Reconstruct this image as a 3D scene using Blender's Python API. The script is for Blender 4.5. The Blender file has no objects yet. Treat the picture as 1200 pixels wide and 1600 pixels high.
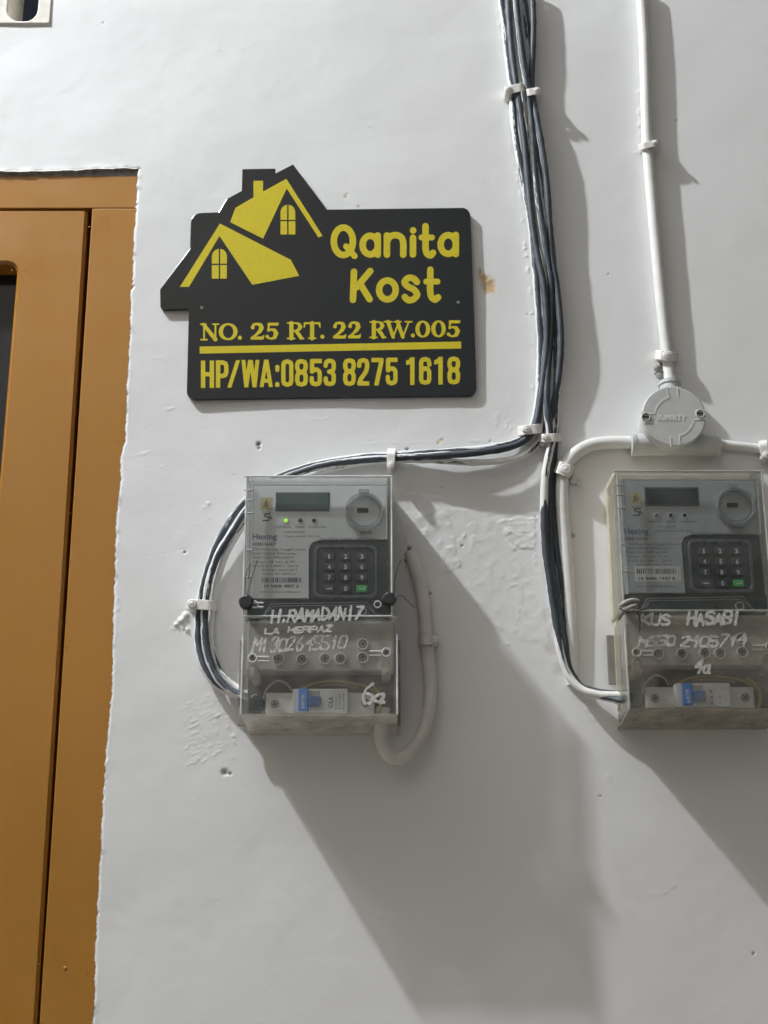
import bpy, bmesh, math, random
import numpy as np
from mathutils import Vector, noise as mnoise
random.seed(7); np.random.seed(7)
R = math.radians
S = bpy.context.scene
C = S.collection

# ------------------------------------------------------------------ camera
DIST, EYE, PITCH, FPX = 1.30, 1.50, R(16.8), 2200.0      # metres to the wall, eye height, tilt up, focal length in photo pixels
cam_d = bpy.data.cameras.new('camera')
cam_d.sensor_fit = 'VERTICAL'; cam_d.sensor_height = 24; cam_d.lens = 24 * FPX / 1600
cam_d.clip_start = 0.02; cam_d.clip_end = 500
cam = bpy.data.objects.new('camera', cam_d); C.objects.link(cam)
cam.location = (0, -DIST, EYE); cam.rotation_euler = (R(90) + PITCH, 0, 0)
S.camera = cam

# ------------------------------------------------------------------ light
w = bpy.data.worlds.new('World'); S.world = w; w.use_nodes = True
nt = w.node_tree; bg = nt.nodes['Background']
sky = nt.nodes.new('ShaderNodeTexSky'); sky.sky_type = 'NISHITA'; sky.sun_disc = False
SUN_EL, SUN_AZ = R(38), R(200)
sky.sun_elevation = SUN_EL; sky.sun_rotation = SUN_AZ
sky.dust_density = 5; sky.air_density = 1.0
hs = nt.nodes.new('ShaderNodeHueSaturation'); hs.inputs['Saturation'].default_value = 0.75
nt.links.new(sky.outputs[0], hs.inputs['Color']); nt.links.new(hs.outputs[0], bg.inputs[0])
bg.inputs[1].default_value = 0.0225

sun_d = bpy.data.lights.new('overcast_sun', 'SUN'); sun_d.energy = 0.10; sun_d.angle = R(70); sun_d.color = (1, .955, .89)
sun = bpy.data.objects.new('overcast_sun', sun_d); C.objects.link(sun)
to_sun = Vector((math.sin(SUN_AZ) * math.cos(SUN_EL), math.cos(SUN_AZ) * math.cos(SUN_EL), math.sin(SUN_EL)))
sun.rotation_euler = to_sun.to_track_quat('Z', 'Y').to_euler()

# the lamp over the door: the shadows in the photograph fan out from it and its light falls off across the wall
lamp_d = bpy.data.lights.new('porch_lamp', 'POINT'); lamp_d.energy = 258; lamp_d.shadow_soft_size = 0.036; lamp_d.color = (.93, .97, 1)
lamp = bpy.data.objects.new('porch_lamp', lamp_d); C.objects.link(lamp)
lamp.location = (-1.40, -0.66, EYE + 2.25)

S.view_settings.view_transform = 'Standard'; S.view_settings.look = 'None'
S.view_settings.exposure = 0; S.view_settings.gamma = 1; S.view_settings.use_curve_mapping = False
S.render.engine = 'CYCLES'
S.cycles.use_denoising = True
S.cycles.transparent_max_bounces = 24; S.cycles.max_bounces = 8
S.cycles.sample_clamp_indirect = 4

# ------------------------------------------------------------------ helpers
CT, ST = math.cos(PITCH), math.sin(PITCH)
def P(px, py, d=0.0):
    """where the line of sight through a photo pixel meets the plane d metres in front of the wall"""
    r = (px - 600) / FPX; u = -(py - 800) / FPX
    k = (DIST - d) / (CT - u * ST)
    return Vector((r * k, -d, EYE + (ST + u * CT) * k))
def PN(px, py, d=0.0):
    px = np.asarray(px, float); py = np.asarray(py, float)
    r = (px - 600) / FPX; u = -(py - 800) / FPX
    k = (DIST - d) / (CT - u * ST)
    return r * k, EYE + (ST + u * CT) * k

def tag(o, label=None, cat=None, group=None, kind=None):
    if label: o['label'] = label
    if cat: o['category'] = cat
    if group: o['group'] = group
    if kind: o['kind'] = kind
    return o
def empty(name, loc):
    o = bpy.data.objects.new(name, None); C.objects.link(o); o.location = loc; o.empty_display_size = .05
    return o
def wloc(o):
    v = Vector((0, 0, 0))
    while o: v = v + o.location; o = o.parent
    return v

class M:
    """collects shapes (world coordinates) and links them as one mesh object"""
    def __init__(s): s.v = []; s.f = []; s.m = []; s.sm = []; s.uv = {}
    def add(s, vs, fs, mi=0, smooth=False, uvs=None):
        b = len(s.v); s.v += [tuple(v) for v in vs]
        for i, f in enumerate(fs):
            s.f.append([b + k for k in f]); s.m.append(mi); s.sm.append(smooth)
            if uvs: s.uv[len(s.f) - 1] = uvs[i]
    def bm(s, bm, mi=0, smooth=False):
        bm.verts.index_update()
        s.add([v.co.copy() for v in bm.verts], [[v.index for v in f.verts] for f in bm.faces], mi, smooth); bm.free()
    def box(s, x0, x1, y0, y1, z0, z1, bev=0.0, seg=2, mi=0):
        if x0 > x1: x0, x1 = x1, x0
        if y0 > y1: y0, y1 = y1, y0
        if z0 > z1: z0, z1 = z1, z0
        bm = bmesh.new()
        vs = [bm.verts.new(p) for p in ((x0,y0,z0),(x1,y0,z0),(x1,y1,z0),(x0,y1,z0),(x0,y0,z1),(x1,y0,z1),(x1,y1,z1),(x0,y1,z1))]
        for f in ((0,3,2,1),(4,5,6,7),(0,1,5,4),(1,2,6,5),(2,3,7,6),(3,0,4,7)): bm.faces.new([vs[i] for i in f])
        if bev > 0: bmesh.ops.bevel(bm, geom=bm.edges[:], offset=min(bev, .45*min(x1-x0, y1-y0, z1-z0)), segments=seg, profile=.5, affect='EDGES')
        s.bm(bm, mi)
    def pbox(s, px0, py0, px1, py1, d0, d1, bev=0.0, seg=2, mi=0):
        """box whose front face, d1 off the wall, spans the given photo rectangle"""
        a = P(px0, (py0+py1)/2, d1); b = P(px1, (py0+py1)/2, d1); t = P((px0+px1)/2, py0, d1); u = P((px0+px1)/2, py1, d1)
        s.box(a.x, b.x, -d0, -d1, u.z, t.z, bev, seg, mi)
    def prism(s, pts, y0, y1, bev=0.0, seg=2, mi=0):
        """pts: (x, z) outline; front at y1 (more negative), back at y0"""
        bm = bmesh.new()
        vs = [bm.verts.new((x, y1, z)) for x, z in pts]
        f = bm.faces.new(vs); f.normal_update()
        if f.normal.y > 0: f.normal_flip()
        r = bmesh.ops.extrude_face_region(bm, geom=[f])
        nv = [e for e in r['geom'] if isinstance(e, bmesh.types.BMVert)]
        for v in nv: v.co.y = y0
        bmesh.ops.recalc_face_normals(bm, faces=bm.faces[:])
        if bev > 0:
            ed = [e for e in bm.edges if all(abs(v.co.y - y1) < 1e-7 for v in e.verts)]
            bmesh.ops.bevel(bm, geom=ed, offset=bev, segments=seg, profile=.5, affect='EDGES')
        bmesh.ops.triangulate(bm, faces=[f for f in bm.faces if len(f.verts) > 4])
        s.bm(bm, mi)
    def lathe(s, c, prof, n=24, mi=0, smooth=True, axis='y', sx=1, sz=1):
        """prof: (radius, distance out from c) pairs; axis out of the wall"""
        vs = []; fs = []
        for r, h in prof:
            for k in range(n):
                a = 2*math.pi*k/n
                if axis == 'y': vs.append((c[0] + r*math.cos(a)*sx, c[1] - h, c[2] + r*math.sin(a)*sz))
                else: vs.append((c[0] + r*math.cos(a), c[1] + r*math.sin(a), c[2] + h))
        for i in range(len(prof)-1):
            for k in range(n):
                q = (k+1) % n
                fs.append([i*n+k, i*n+q, (i+1)*n+q, (i+1)*n+k])
        s.add(vs, fs, mi, smooth)
        s.add([vs[(len(prof)-1)*n+k] for k in range(n)], [list(range(n))], mi)
    def tube(s, pts, rad, n=12, mi=0, caps=True, flat=1.0):
        """pts: Vectors; rad: number or list; uv: length in metres / angle (0 = towards the viewer)"""
        m = len(pts); rads = rad if hasattr(rad, '__len__') else [rad]*m
        vs = []; uvs_l = [0.0]
        for i in range(1, m): uvs_l.append(uvs_l[-1] + (pts[i]-pts[i-1]).length)
        for i, p in enumerate(pts):
            t = (pts[min(i+1, m-1)] - pts[max(i-1, 0)]).normalized()
            o = Vector((0, -1, 0)); o = (o - t*o.dot(t))
            if o.length < .05: o = Vector((0, 0, 1)) - t*t.z
            o.normalize(); q = t.cross(o)
            for k in range(n):
                a = 2*math.pi*k/n
                vs.append(p + (o*math.cos(a)*flat + q*math.sin(a))*rads[i])
        fs = []; uv = []
        for i in range(m-1):
            for k in range(n):
                q = (k+1) % n
                fs.append([i*n+k, i*n+q, (i+1)*n+q, (i+1)*n+k])
                uv.append([(uvs_l[i], k/n), (uvs_l[i], (k+1)/n), (uvs_l[i+1], (k+1)/n), (uvs_l[i+1], k/n)])
        s.add(vs, fs, mi, True, uv)
        if caps:
            s.add(vs[:n], [list(range(n))[::-1]], mi); s.add(vs[-n:], [list(range(n))], mi)
    def build(s, name, mats, parent=None, loc=None):
        me = bpy.data.meshes.new(name)
        base = wloc(parent) if parent else (loc if loc is not None else Vector((0, 0, 0)))
        me.from_pydata([(v[0]-base[0], v[1]-base[1], v[2]-base[2]) for v in s.v], [], s.f)
        if not isinstance(mats, (list, tuple)): mats = [mats]
        for m in mats: me.materials.append(m)
        me.polygons.foreach_set('material_index', s.m); me.polygons.foreach_set('use_smooth', s.sm)
        if s.uv:
            ul = me.uv_layers.new(name='UVMap'); a = np.zeros(len(me.loops)*2, 'f')
            for i, pl in enumerate(me.polygons):
                if i in s.uv:
                    for k, li in enumerate(range(pl.loop_start, pl.loop_start+pl.loop_total)):
                        a[2*li], a[2*li+1] = s.uv[i][k]
            ul.data.foreach_set('uv', a)
        me.update()
        o = bpy.data.objects.new(name, me); C.objects.link(o)
        if parent: o.parent = parent
        else: o.location = base
        return o

def spline(pts, step=6):
    """Catmull-Rom through tuples"""
    out = []; n = len(pts)
    for i in range(n-1):
        p0, p1, p2, p3 = pts[max(i-1, 0)], pts[i], pts[i+1], pts[min(i+2, n-1)]
        L = math.dist(p1[:2], p2[:2]); k = max(2, int(L/step))
        for j in range(k):
            t = j/k
            out.append(tuple(.5*((2*b)+(-a+c)*t+(2*a-5*b+4*c-d)*t*t+(-a+3*b-3*c+d)*t**3) for a, b, c, d in zip(p0, p1, p2, p3)))
    out.append(tuple(pts[-1])); return out

# flat print: strokes given in photo pixels are filled as one clean outline and laid on the plane d off the wall
def sdf_fill(m, strokes, d, res=.6, clip=None, mi=0, mp=None):
    mp = mp or (lambda x, y: P(x, y, d))
    xs = [p[0] for s in strokes for p in s]; ys = [p[1] for s in strokes for p in s]; rm = max(p[2] for s in strokes for p in s)+1
    x0, x1, y0, y1 = min(xs)-rm, max(xs)+rm, min(ys)-rm, max(ys)+rm
    gx = np.arange(x0, x1+res, res); gy = np.arange(y0, y1+res, res)
    X, Y = np.meshgrid(gx, gy); F = np.full(X.shape, 1e3)
    for s in strokes:
        for a, b in zip(s, s[1:]) if len(s) > 1 else [(s[0], s[0])]:
            dx, dy = b[0]-a[0], b[1]-a[1]; L = dx*dx+dy*dy+1e-9
            t = np.clip(((X-a[0])*dx+(Y-a[1])*dy)/L, 0, 1)
            F = np.minimum(F, np.hypot(X-a[0]-t*dx, Y-a[1]-t*dy)-(a[2]+(b[2]-a[2])*t))
    if clip is not None: F = np.maximum(F, clip(X, Y))
    F[np.abs(F) < 1e-6] = 1e-6
    I = F < 0; ny, nx = F.shape
    full = I[:-1, :-1] & I[1:, :-1] & I[:-1, 1:] & I[1:, 1:]
    anyi = I[:-1, :-1] | I[1:, :-1] | I[:-1, 1:] | I[1:, 1:]
    vs = []; fs = []; cache = {}
    def vid(x, y):
        k = (round(x, 4), round(y, 4))
        if k not in cache: cache[k] = len(vs); vs.append(mp(x, y))
        return cache[k]
    for j in range(ny-1):
        i = 0
        while i < nx-1:
            if full[j, i]:
                k = i
                while k < nx-1 and full[j, k]: k += 1
                fs.append([vid(gx[i], gy[j]), vid(gx[i], gy[j+1]), vid(gx[k], gy[j+1]), vid(gx[k], gy[j])]); i = k; continue
            if anyi[j, i]:
                c = [(gx[i], gy[j], F[j, i]), (gx[i], gy[j+1], F[j+1, i]), (gx[i+1], gy[j+1], F[j+1, i+1]), (gx[i+1], gy[j], F[j, i+1])]
                poly = []
                for a, b in zip(c, c[1:]+c[:1]):
                    if a[2] < 0: poly.append((a[0], a[1]))
                    if (a[2] < 0) != (b[2] < 0):
                        t = a[2]/(a[2]-b[2]); poly.append((a[0]+(b[0]-a[0])*t, a[1]+(b[1]-a[1])*t))
                ids = []
                for p in poly:
                    q = vid(*p)
                    if q not in ids: ids.append(q)
                if len(ids) > 2: fs.append(ids)
            i += 1
    m.add(vs, fs, mi)
def ppoly(m, pts, d, mi=0):
    bm = bmesh.new(); f = bm.faces.new([bm.verts.new(P(x, y, d)) for x, y in pts]); f.normal_update()
    if f.normal.y > 0: f.normal_flip()
    bmesh.ops.triangulate(bm, faces=bm.faces[:]); m.bm(bm, mi)

_tc = {}
def text(m, s, x0, x1, yb, h, d, bold=0.0, mi=0, rot=0):
    """printed line in the built-in face, fitted between x0..x1 (photo px), baseline yb, cap height h"""
    key = (s, bold)
    if key not in _tc:
        cu = bpy.data.curves.new('t', 'FONT'); cu.body = s; cu.resolution_u = 2; cu.offset = bold
        ob = bpy.data.objects.new('t', cu); C.objects.link(ob)
        me = bpy.data.meshes.new_from_object(ob.evaluated_get(bpy.context.evaluated_depsgraph_get()))
        _tc[key] = ([tuple(v.co) for v in me.vertices], [list(p.vertices) for p in me.polygons])
        bpy.data.meshes.remove(me); bpy.data.objects.remove(ob); bpy.data.curves.remove(cu)
    vs, fs = _tc[key]
    if not vs: return
    a, b = min(v[0] for v in vs), max(v[0] for v in vs)
    cap = .73
    def mp(v):
        u = (v[0]-a)/(b-a); t = v[1]/cap
        if rot: return P(x0 - (t*h), yb - u*(x1-x0), d)      # reads upwards
        return P(x0+u*(x1-x0), yb-t*h, d)
    m.add([mp(v) for v in vs], fs, mi)

# ------------------------------------------------------------------ materials
class N:
    def __init__(s, name):
        s.m = bpy.data.materials.new(name); s.m.use_nodes = True; s.t = s.m.node_tree
        s.b = s.t.nodes['Principled BSDF']; s.out = s.t.nodes['Material Output']
    def n(s, typ, **kw):
        x = s.t.nodes.new(typ)
        for k, v in kw.items():
            if k.startswith('i_'): x.inputs[k[2:].replace('_', ' ')].default_value = v
            else: setattr(x, k, v)
        return x
    def l(s, a, b): s.t.links.new(a, b)
    def coord(s, scale=(1, 1, 1), uv=False, rot=(0, 0, 0)):
        tc = s.n('ShaderNodeTexCoord'); mp = s.n('ShaderNodeMapping'); mp.inputs['Scale'].default_value = scale
        mp.inputs['Rotation'].default_value = rot
        s.l(tc.outputs['UV' if uv else 'Object'], mp.inputs[0]); return mp.outputs[0]
    def noise(s, vec, scale, detail=4, rough=.55):
        x = s.n('ShaderNodeTexNoise', i_Scale=scale, i_Detail=detail, i_Roughness=rough); s.l(vec, x.inputs['Vector']); return x.outputs['Fac']
    def ramp(s, fac, stops):
        r = s.n('ShaderNodeValToRGB'); e = r.color_ramp.elements
        while len(e) < len(stops): e.new(.5)
        for q, (p, c) in zip(e, stops): q.position = p; q.color = c if len(c) == 4 else (*c, 1)
        s.l(fac, r.inputs[0]); return r.outputs[0]
    def mix(s, fac, a, b):
        x = s.n('ShaderNodeMix', data_type='RGBA')
        if isinstance(fac, (int, float)): x.inputs[0].default_value = fac
        else: s.l(fac, x.inputs[0])
        for k, v in ((6, a), (7, b)):
            if isinstance(v, tuple): x.inputs[k].default_value = (*v, 1) if len(v) == 3 else v
            else: s.l(v, x.inputs[k])
        return x.outputs[2]
    def math(s, op, a, b=0.0):
        x = s.n('ShaderNodeMath', operation=op)
        for k, v in ((0, a), (1, b)):
            if isinstance(v, (int, float)): x.inputs[k].default_value = v
            else: s.l(v, x.inputs[k])
        return x.outputs[0]
    def bump(s, h, strength=.3, dist=.001):
        x = s.n('ShaderNodeBump', i_Strength=strength, i_Distance=dist); s.l(h, x.inputs['Height']); s.l(x.outputs[0], s.b.inputs['Normal']); return x
def simple(name, col, rough=.5, spec=.5, metal=0, var=.12, vs=60, bump=.0, coat=0):
    """plain surface with a little mottling and wear"""
    k = N(name); v = k.coord(); f = k.noise(v, vs, 5)
    lo = tuple(c*(1-var) for c in col); hi = tuple(min(1, c*(1+var)) for c in col)
    k.l(k.ramp(f, [(.3, lo), (.7, hi)]), k.b.inputs['Base Color'])
    k.l(k.ramp(k.noise(v, vs*2.3, 3), [(.3, (rough*.8,)*3), (.7, (min(1, rough*1.2),)*3)]), k.b.inputs['Roughness'])
    k.b.inputs['Specular IOR Level'].default_value = spec; k.b.inputs['Metallic'].default_value = metal
    k.b.inputs['Coat Weight'].default_value = coat
    if bump: k.bump(k.noise(v, vs*4, 4), bump, .0006)
    return k.m

def mat_wall():
    k = N('white_wall_paint'); v = k.coord(); v2 = k.coord((3, 3, 11)); v3 = k.coord((1, 1, 1))
    big = k.noise(v, 3.2, 5); mid = k.noise(v, 26, 5)
    c = k.ramp(big, [(.3, (.765, .765, .76)), (.7, (.805, .81, .812))])
    at = k.n('ShaderNodeAttribute', attribute_name='stain')
    sp = k.n('ShaderNodeSeparateColor'); k.l(at.outputs['Color'], sp.inputs[0])
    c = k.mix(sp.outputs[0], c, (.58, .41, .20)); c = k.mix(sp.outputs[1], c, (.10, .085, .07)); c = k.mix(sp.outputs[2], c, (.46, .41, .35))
    k.l(c, k.b.inputs['Base Color'])
    k.l(k.ramp(mid, [(.3, (.42,)*3), (.7, (.62,)*3)]), k.b.inputs['Roughness'])
    k.b.inputs['Specular IOR Level'].default_value = .35
    h = k.math('ADD', k.math('MULTIPLY', k.noise(v2, 9, 5, .6), .16), k.math('MULTIPLY', k.noise(v, 240, 4, .6), .22))
    h = k.math('ADD', h, k.math('MULTIPLY', mid, .35))
    k.bump(h, .22, .0010)
    return k.m
def mat_orange():
    k = N('orange_brown_gloss_paint'); v = k.coord(); vs = k.coord((14, 14, 1.2))
    c = k.ramp(k.noise(v, 5, 4), [(.3, (.335, .150, .022)), (.7, (.37, .168, .027))])
    spk = k.ramp(k.noise(v, 230, 2, .5), [(.72, (0,)*3), (.78, (1,)*3)])
    c = k.mix(k.math('MULTIPLY', spk, .25), c, (.55, .38, .2))
    k.l(c, k.b.inputs['Base Color']); k.b.inputs['Roughness'].default_value = .33
    k.l(k.ramp(k.noise(v, 18, 4), [(.3, (.26,)*3), (.7, (.42,)*3)]), k.b.inputs['Roughness'])
    h = k.math('ADD', k.noise(vs, 16, 3, .5), k.math('MULTIPLY', k.noise(v, 120, 3), .9)); k.bump(h, .12, .0008)
    return k.m
def mat_cable(name, dark, paint, bias, seed=0.0, bare=None):
    """sheath brushed over with wall paint: v runs round the cable, the side by the wall caught most of the brush"""
    k = N(name); uv = k.coord(uv=True); s = k.n('ShaderNodeSeparateXYZ'); k.l(uv, s.inputs[0])
    ang = k.math('COSINE', k.math('MULTIPLY', s.outputs[1], 2*math.pi))        # 1 in front, -1 by the wall
    side = k.math('SINE', k.math('MULTIPLY', s.outputs[1], 2*math.pi))
    cmb = k.n('ShaderNodeCombineXYZ'); k.l(k.math('ADD', k.math('MULTIPLY', s.outputs[0], 8), seed), cmb.inputs[0])
    k.l(k.math('MULTIPLY', ang, .35), cmb.inputs[1]); k.l(k.math('MULTIPLY', side, .35), cmb.inputs[2])
    no = k.noise(cmb.outputs[0], 2.2, 4, .52)
    c2 = k.n('ShaderNodeCombineXYZ'); k.l(k.math('ADD', k.math('MULTIPLY', s.outputs[0], 130), seed*3), c2.inputs[0])
    k.l(k.math('MULTIPLY', ang, 2.2), c2.inputs[1]); k.l(k.math('MULTIPLY', side, 2.2), c2.inputs[2])
    f = k.math('ADD', k.math('MULTIPLY', ang, -.34), k.math('MULTIPLY', side, .17))  # side term whitens the lamp-facing flank, light put into the paint mask
    f = k.math('ADD', f, k.math('MULTIPLY', k.math('SUBTRACT', no, .5), 1.15))
    f = k.math('ADD', f, k.math('MULTIPLY', k.math('SUBTRACT', k.noise(c2.outputs[0], 1.0, 3, .6), .5), .34)); f = k.math('ADD', f, bias+.62)
    if bare:      # a length where the paint skin has come away
        mr = k.n('ShaderNodeMapRange'); mr.interpolation_type = 'SMOOTHSTEP'
        k.l(k.math('ABSOLUTE', k.math('SUBTRACT', s.outputs[0], (bare[0]+bare[1])/2)), mr.inputs[0])
        mr.inputs[1].default_value = (bare[1]-bare[0])/2-.012; mr.inputs[2].default_value = (bare[1]-bare[0])/2+.012; mr.inputs[3].default_value = -.52; mr.inputs[4].default_value = 0
        f = k.math('ADD', f, mr.outputs[0])
    mask = k.ramp(f, [(.60, (0,)*3), (.66, (1,)*3)])
    fine = k.noise(cmb.outputs[0], 8, 4, .7)
    dk = k.ramp(fine, [(.3, dark), (.8, tuple(c*1.35 for c in dark))])
    k.l(k.mix(mask, dk, paint), k.b.inputs['Base Color'])
    k.l(k.ramp(mask, [(0, (.55,)*3), (1, (.6,)*3)]), k.b.inputs['Roughness'])
    k.bump(k.math('ADD', k.math('MULTIPLY', mask, 1.0), k.math('MULTIPLY', fine, .4)), .5, .0005)
    return k.m
def mat_clear(name, dust, dustcol=(.42, .41, .39), tint=(.97, .98, .98), patch=.5, vs=30, rough=.06):
    """thin clear plastic: lets light straight through, reflects at a grazing look, with a film of dust"""
    k = N(name); k.t.nodes.remove(k.b); v = k.coord()
    tr = k.n('ShaderNodeBsdfTransparent'); tr.inputs[0].default_value = (*tint, 1)
    gl = k.n('ShaderNodeBsdfGlossy'); gl.inputs['Roughness'].default_value = rough
    fr = k.n('ShaderNodeFresnel'); fr.inputs[0].default_value = 1.45
    a = k.n('ShaderNodeMixShader'); k.l(k.math('MULTIPLY', fr.outputs[0], .5), a.inputs[0]); k.l(tr.outputs[0], a.inputs[1]); k.l(gl.outputs[0], a.inputs[2])
    df = k.n('ShaderNodeBsdfDiffuse'); df.inputs[0].default_value = (*dustcol, 1)
    no = k.ramp(k.noise(v, vs, 6, .65), [(.35, (dust*(1-patch),)*3), (.7, (min(1, dust*(1+patch)),)*3)])
    sm = k.n('ShaderNodeMixShader'); k.l(no, sm.inputs[0]); k.l(a.outputs[0], sm.inputs[1]); k.l(df.outputs[0], sm.inputs[2])
    k.l(sm.outputs[0], k.out.inputs[0]); return k.m

MT = dict(
    wall=mat_wall(), orange=mat_orange(),
    dark_gap=simple('dark_void', (.012, .011, .010), .8, .2),
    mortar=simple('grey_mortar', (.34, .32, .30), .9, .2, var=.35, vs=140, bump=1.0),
    smoked=simple('smoked_glass', (.02, .021, .024), .12, .3, var=.05),
    cream=simple('cream_vent_block', (.78, .74, .67), .6, .3, bump=.3),
    room=simple('dim_room_plaster', (.16, .20, .27), .9, .2),
    paving=simple('ground_paving', (.34, .31, .27), .7, .3, vs=6),
    board=simple('black_gloss_acrylic', (.008, .012, .014), .11, .5, var=.2, vs=8),
    yellow=simple('matt_yellow_vinyl', (.60, .49, .02), .38, .4, var=.05, vs=260),
    screwcap=simple('steel_screw', (.42, .42, .40), .4, .5, metal=.8),
    white_plastic=simple('painted_white_plastic', (.76, .735, .71), .5, .4, var=.06, bump=.5),
    white_paint=simple('white_painted_pipe', (.76, .755, .735), .5, .4, var=.06, vs=45, bump=.6),
    hose=simple('wall_painted_hose', (.68, .65, .61), .55, .35, var=.1, vs=40, bump=.6),
    jb=simple('grey_white_plastic', (.52, .53, .52), .42, .4, var=.04),
    mbase=simple('grey_meter_plastic', (.42, .41, .395), .5, .4, vs=30),
    mbase_b=simple('cream_meter_plastic', (.50, .45, .35), .55, .4, vs=30),
    panel=simple('grey_label_panel', (.62, .63, .63), .45, .4, var=.04),
    panel_b=simple('dusty_label_panel', (.40, .43, .44), .6, .3, var=.1, vs=30),
    darkgreen=simple('dark_slate_plastic', (.022, .046, .046), .32, .5, var=.15),
    bezel=simple('slate_bezel', (.085, .10, .11), .3, .5),
    key=simple('dark_key_rubber', (.045, .052, .06), .45, .5),
    green=simple('green_key_rubber', (.06, .42, .10), .4, .5),
    keyprint=simple('pale_key_print', (.62, .64, .66), .5, .3),
    lcd=simple('unlit_lcd_glass', (.06, .10, .10), .15, .5, var=.1),
    lcd_b=simple('unlit_lcd_glass_dusty', (.02, .032, .042), .2, .5, var=.1),
    ink=simple('grey_ink', (.10, .10, .11), .6, .2), inkblue=simple('blue_ink', (.13, .15, .26), .6, .2),
    inkyellow=simple('yellow_ink', (.46, .44, .27), .5, .2), inklight=simple('pale_ink', (.33, .37, .38), .5, .2),
    inkdeep=simple('red_brown_ink', (.28, .12, .08), .6, .2),
    paper=simple('pale_sticker', (.66, .66, .65), .6, .3),
    block=simple('brown_grey_terminal_block', (.48, .45, .41), .5, .4, vs=25, var=.2),
    block_dark=simple('shadowy_terminal_recess', (.13, .13, .12), .6, .3),
    carrier=simple('grey_breaker_carrier', (.66, .65, .61), .5, .4),
    breaker=simple('white_breaker_body', (.78, .775, .75), .45, .4),
    blue=simple('blue_breaker_lever', (.012, .21, .66), .35, .5, var=.06), blue_dark=simple('deep_blue_handle', (.015, .09, .30), .4, .5),
    ochre=simple('ochre_wire', (.36, .28, .10), .5, .4), clearwire=simple('milky_wire', (.5, .49, .46), .35, .5),
    black=simple('black_seal', (.022, .023, .027), .45, .4, bump=.8), wire=simple('thin_dark_wire', (.05, .05, .05), .5, .4),
    steel=simple('dull_bracket_steel', (.30, .29, .27), .4, .5, metal=.6),
    marker=mat_clear('rubbed_white_marker', .80, (.74, .74, .73), patch=.45, vs=420, rough=.5),
    marker_b=mat_clear('rubbed_dusty_marker', .78, (.66, .66, .63), patch=.5, vs=380, rough=.5),
    lump=simple('grey_putty', (.33, .32, .30), .7, .3, bump=.8),
    clear=mat_clear('clear_cover_plastic', .034, (.6, .6, .6)), clear_low=mat_clear('clear_terminal_cover', .075, (.74, .71, .66), patch=.8),
    clear_edge=mat_clear('glint_white_clear_edge', .72, (.9, .9, .9), patch=.5),  # heavy white share: edge glints painted into the clear plastic
    clear_b=mat_clear('dusty_cover_plastic', .07, (.42, .41, .38), patch=.7), clear_low_b=mat_clear('dirty_terminal_cover', .14, (.50, .46, .40), vs=22, patch=.8),
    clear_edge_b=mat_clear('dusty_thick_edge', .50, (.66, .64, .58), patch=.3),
    lip=mat_clear('milky_bottom_lip', .45, (.80, .76, .70)), lip_b=mat_clear('dirty_bottom_lip', .60, (.46, .42, .36)),
    port=mat_clear('clear_port_ring', .30, (.68, .69, .70), patch=.3),
)
def emit(name, col, st):
    k = N(name); k.b.inputs['Base Color'].default_value = (*col, 1); k.b.inputs['Emission Color'].default_value = (*col, 1)
    k.b.inputs['Emission Strength'].default_value = st; return k.m
MT['led_on'] = emit('lit_green_led', (.40, .9, .05), .7)
SL = (.036, .044, .056)
MT['c_dark'] = mat_cable('slate_cable_sheath', SL, (.70, .71, .72), -.10, 3)
MT['c_mix'] = mat_cable('half_painted_cable', SL, (.72, .73, .73), .23, 17)
MT['c_mix2'] = mat_cable('streaky_painted_cable', SL, (.66, .68, .70), .14, 41)
MT['c_white'] = mat_cable('mostly_painted_cable', SL, (.74, .735, .715), .46, 29)
MT['c_loop'] = mat_cable('cable_painted_in_its_loop', SL, (.72, .73, .73), .22, 5, (-.1, .60))
MT['c_part'] = mat_cable('part_painted_cable', SL, (.72, .72, .71), .10, 88)
MT['c_peel'] = mat_cable('peeling_painted_cable', SL, (.74, .735, .71), .42, 63, (.15, .275))

# ================================================================== SETTING
m = M(); m.add([(-60, -80, 0), (60, -80, 0), (60, 60, 0), (-60, 60, 0)], [[0, 1, 2, 3]])
tag(m.build('ground', MT['paving']), kind='structure')

# unseen ceiling slab added above the lamp to bounce its light down the wall
m = M(); m.box(-4.5, 4.5, -2.6, -.02, EYE+2.44, EYE+2.58); tag(m.build('bounce_soffit', MT['white_paint']), kind='structure')

# --- the wall: a relief sheet with a ragged opening for the door
EDGE = [(215,262),(213,300),(211,340),(208,380),(207,440),(204,458),(203,520),(198,600),(195,690),(189,712),(186,770),(182,800),(180,850),(177,950),(175,1040),(174,1085),(170,1120),(166,1165),(164,1190),(161,1230),(158,1300),(154,1370),(150,1440),(147,1520),(147,1560),(144,1600)]
ex, ez = PN([e[0] for e in EDGE], [e[1] for e in EDGE])
o_ = np.argsort(ez); ex, ez = ex[o_], ez[o_]
TOP = [(0,268),(40,268),(80,267),(120,266),(160,264),(200,263),(215,264)]
tx, tz = PN([e[0] for e in TOP], [e[1] for e in TOP])
E0 = float(ex[0]); T0 = float(tz[-1])
def fbm1(x, s, seed):
    return np.array([mnoise.fractal(Vector((float(t)*s, seed, 1.7)), 1.0, 2.0, 5) for t in x])
STEP = .00115
def axis(a0, a1, b0, b1, key):
    core = np.arange(a0, a1, STEP); core = core - core[np.argmin(abs(core-key))] + key
    lo = []; x = core[0]; s = STEP
    while x > b0: s = min(s*1.35, .3); x -= s; lo.append(x)
    hi = []; x = core[-1]; s = STEP
    while x < b1: s = min(s*1.35, .3); x += s; hi.append(x)
    return np.array(lo[::-1] + list(core) + hi)
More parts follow.
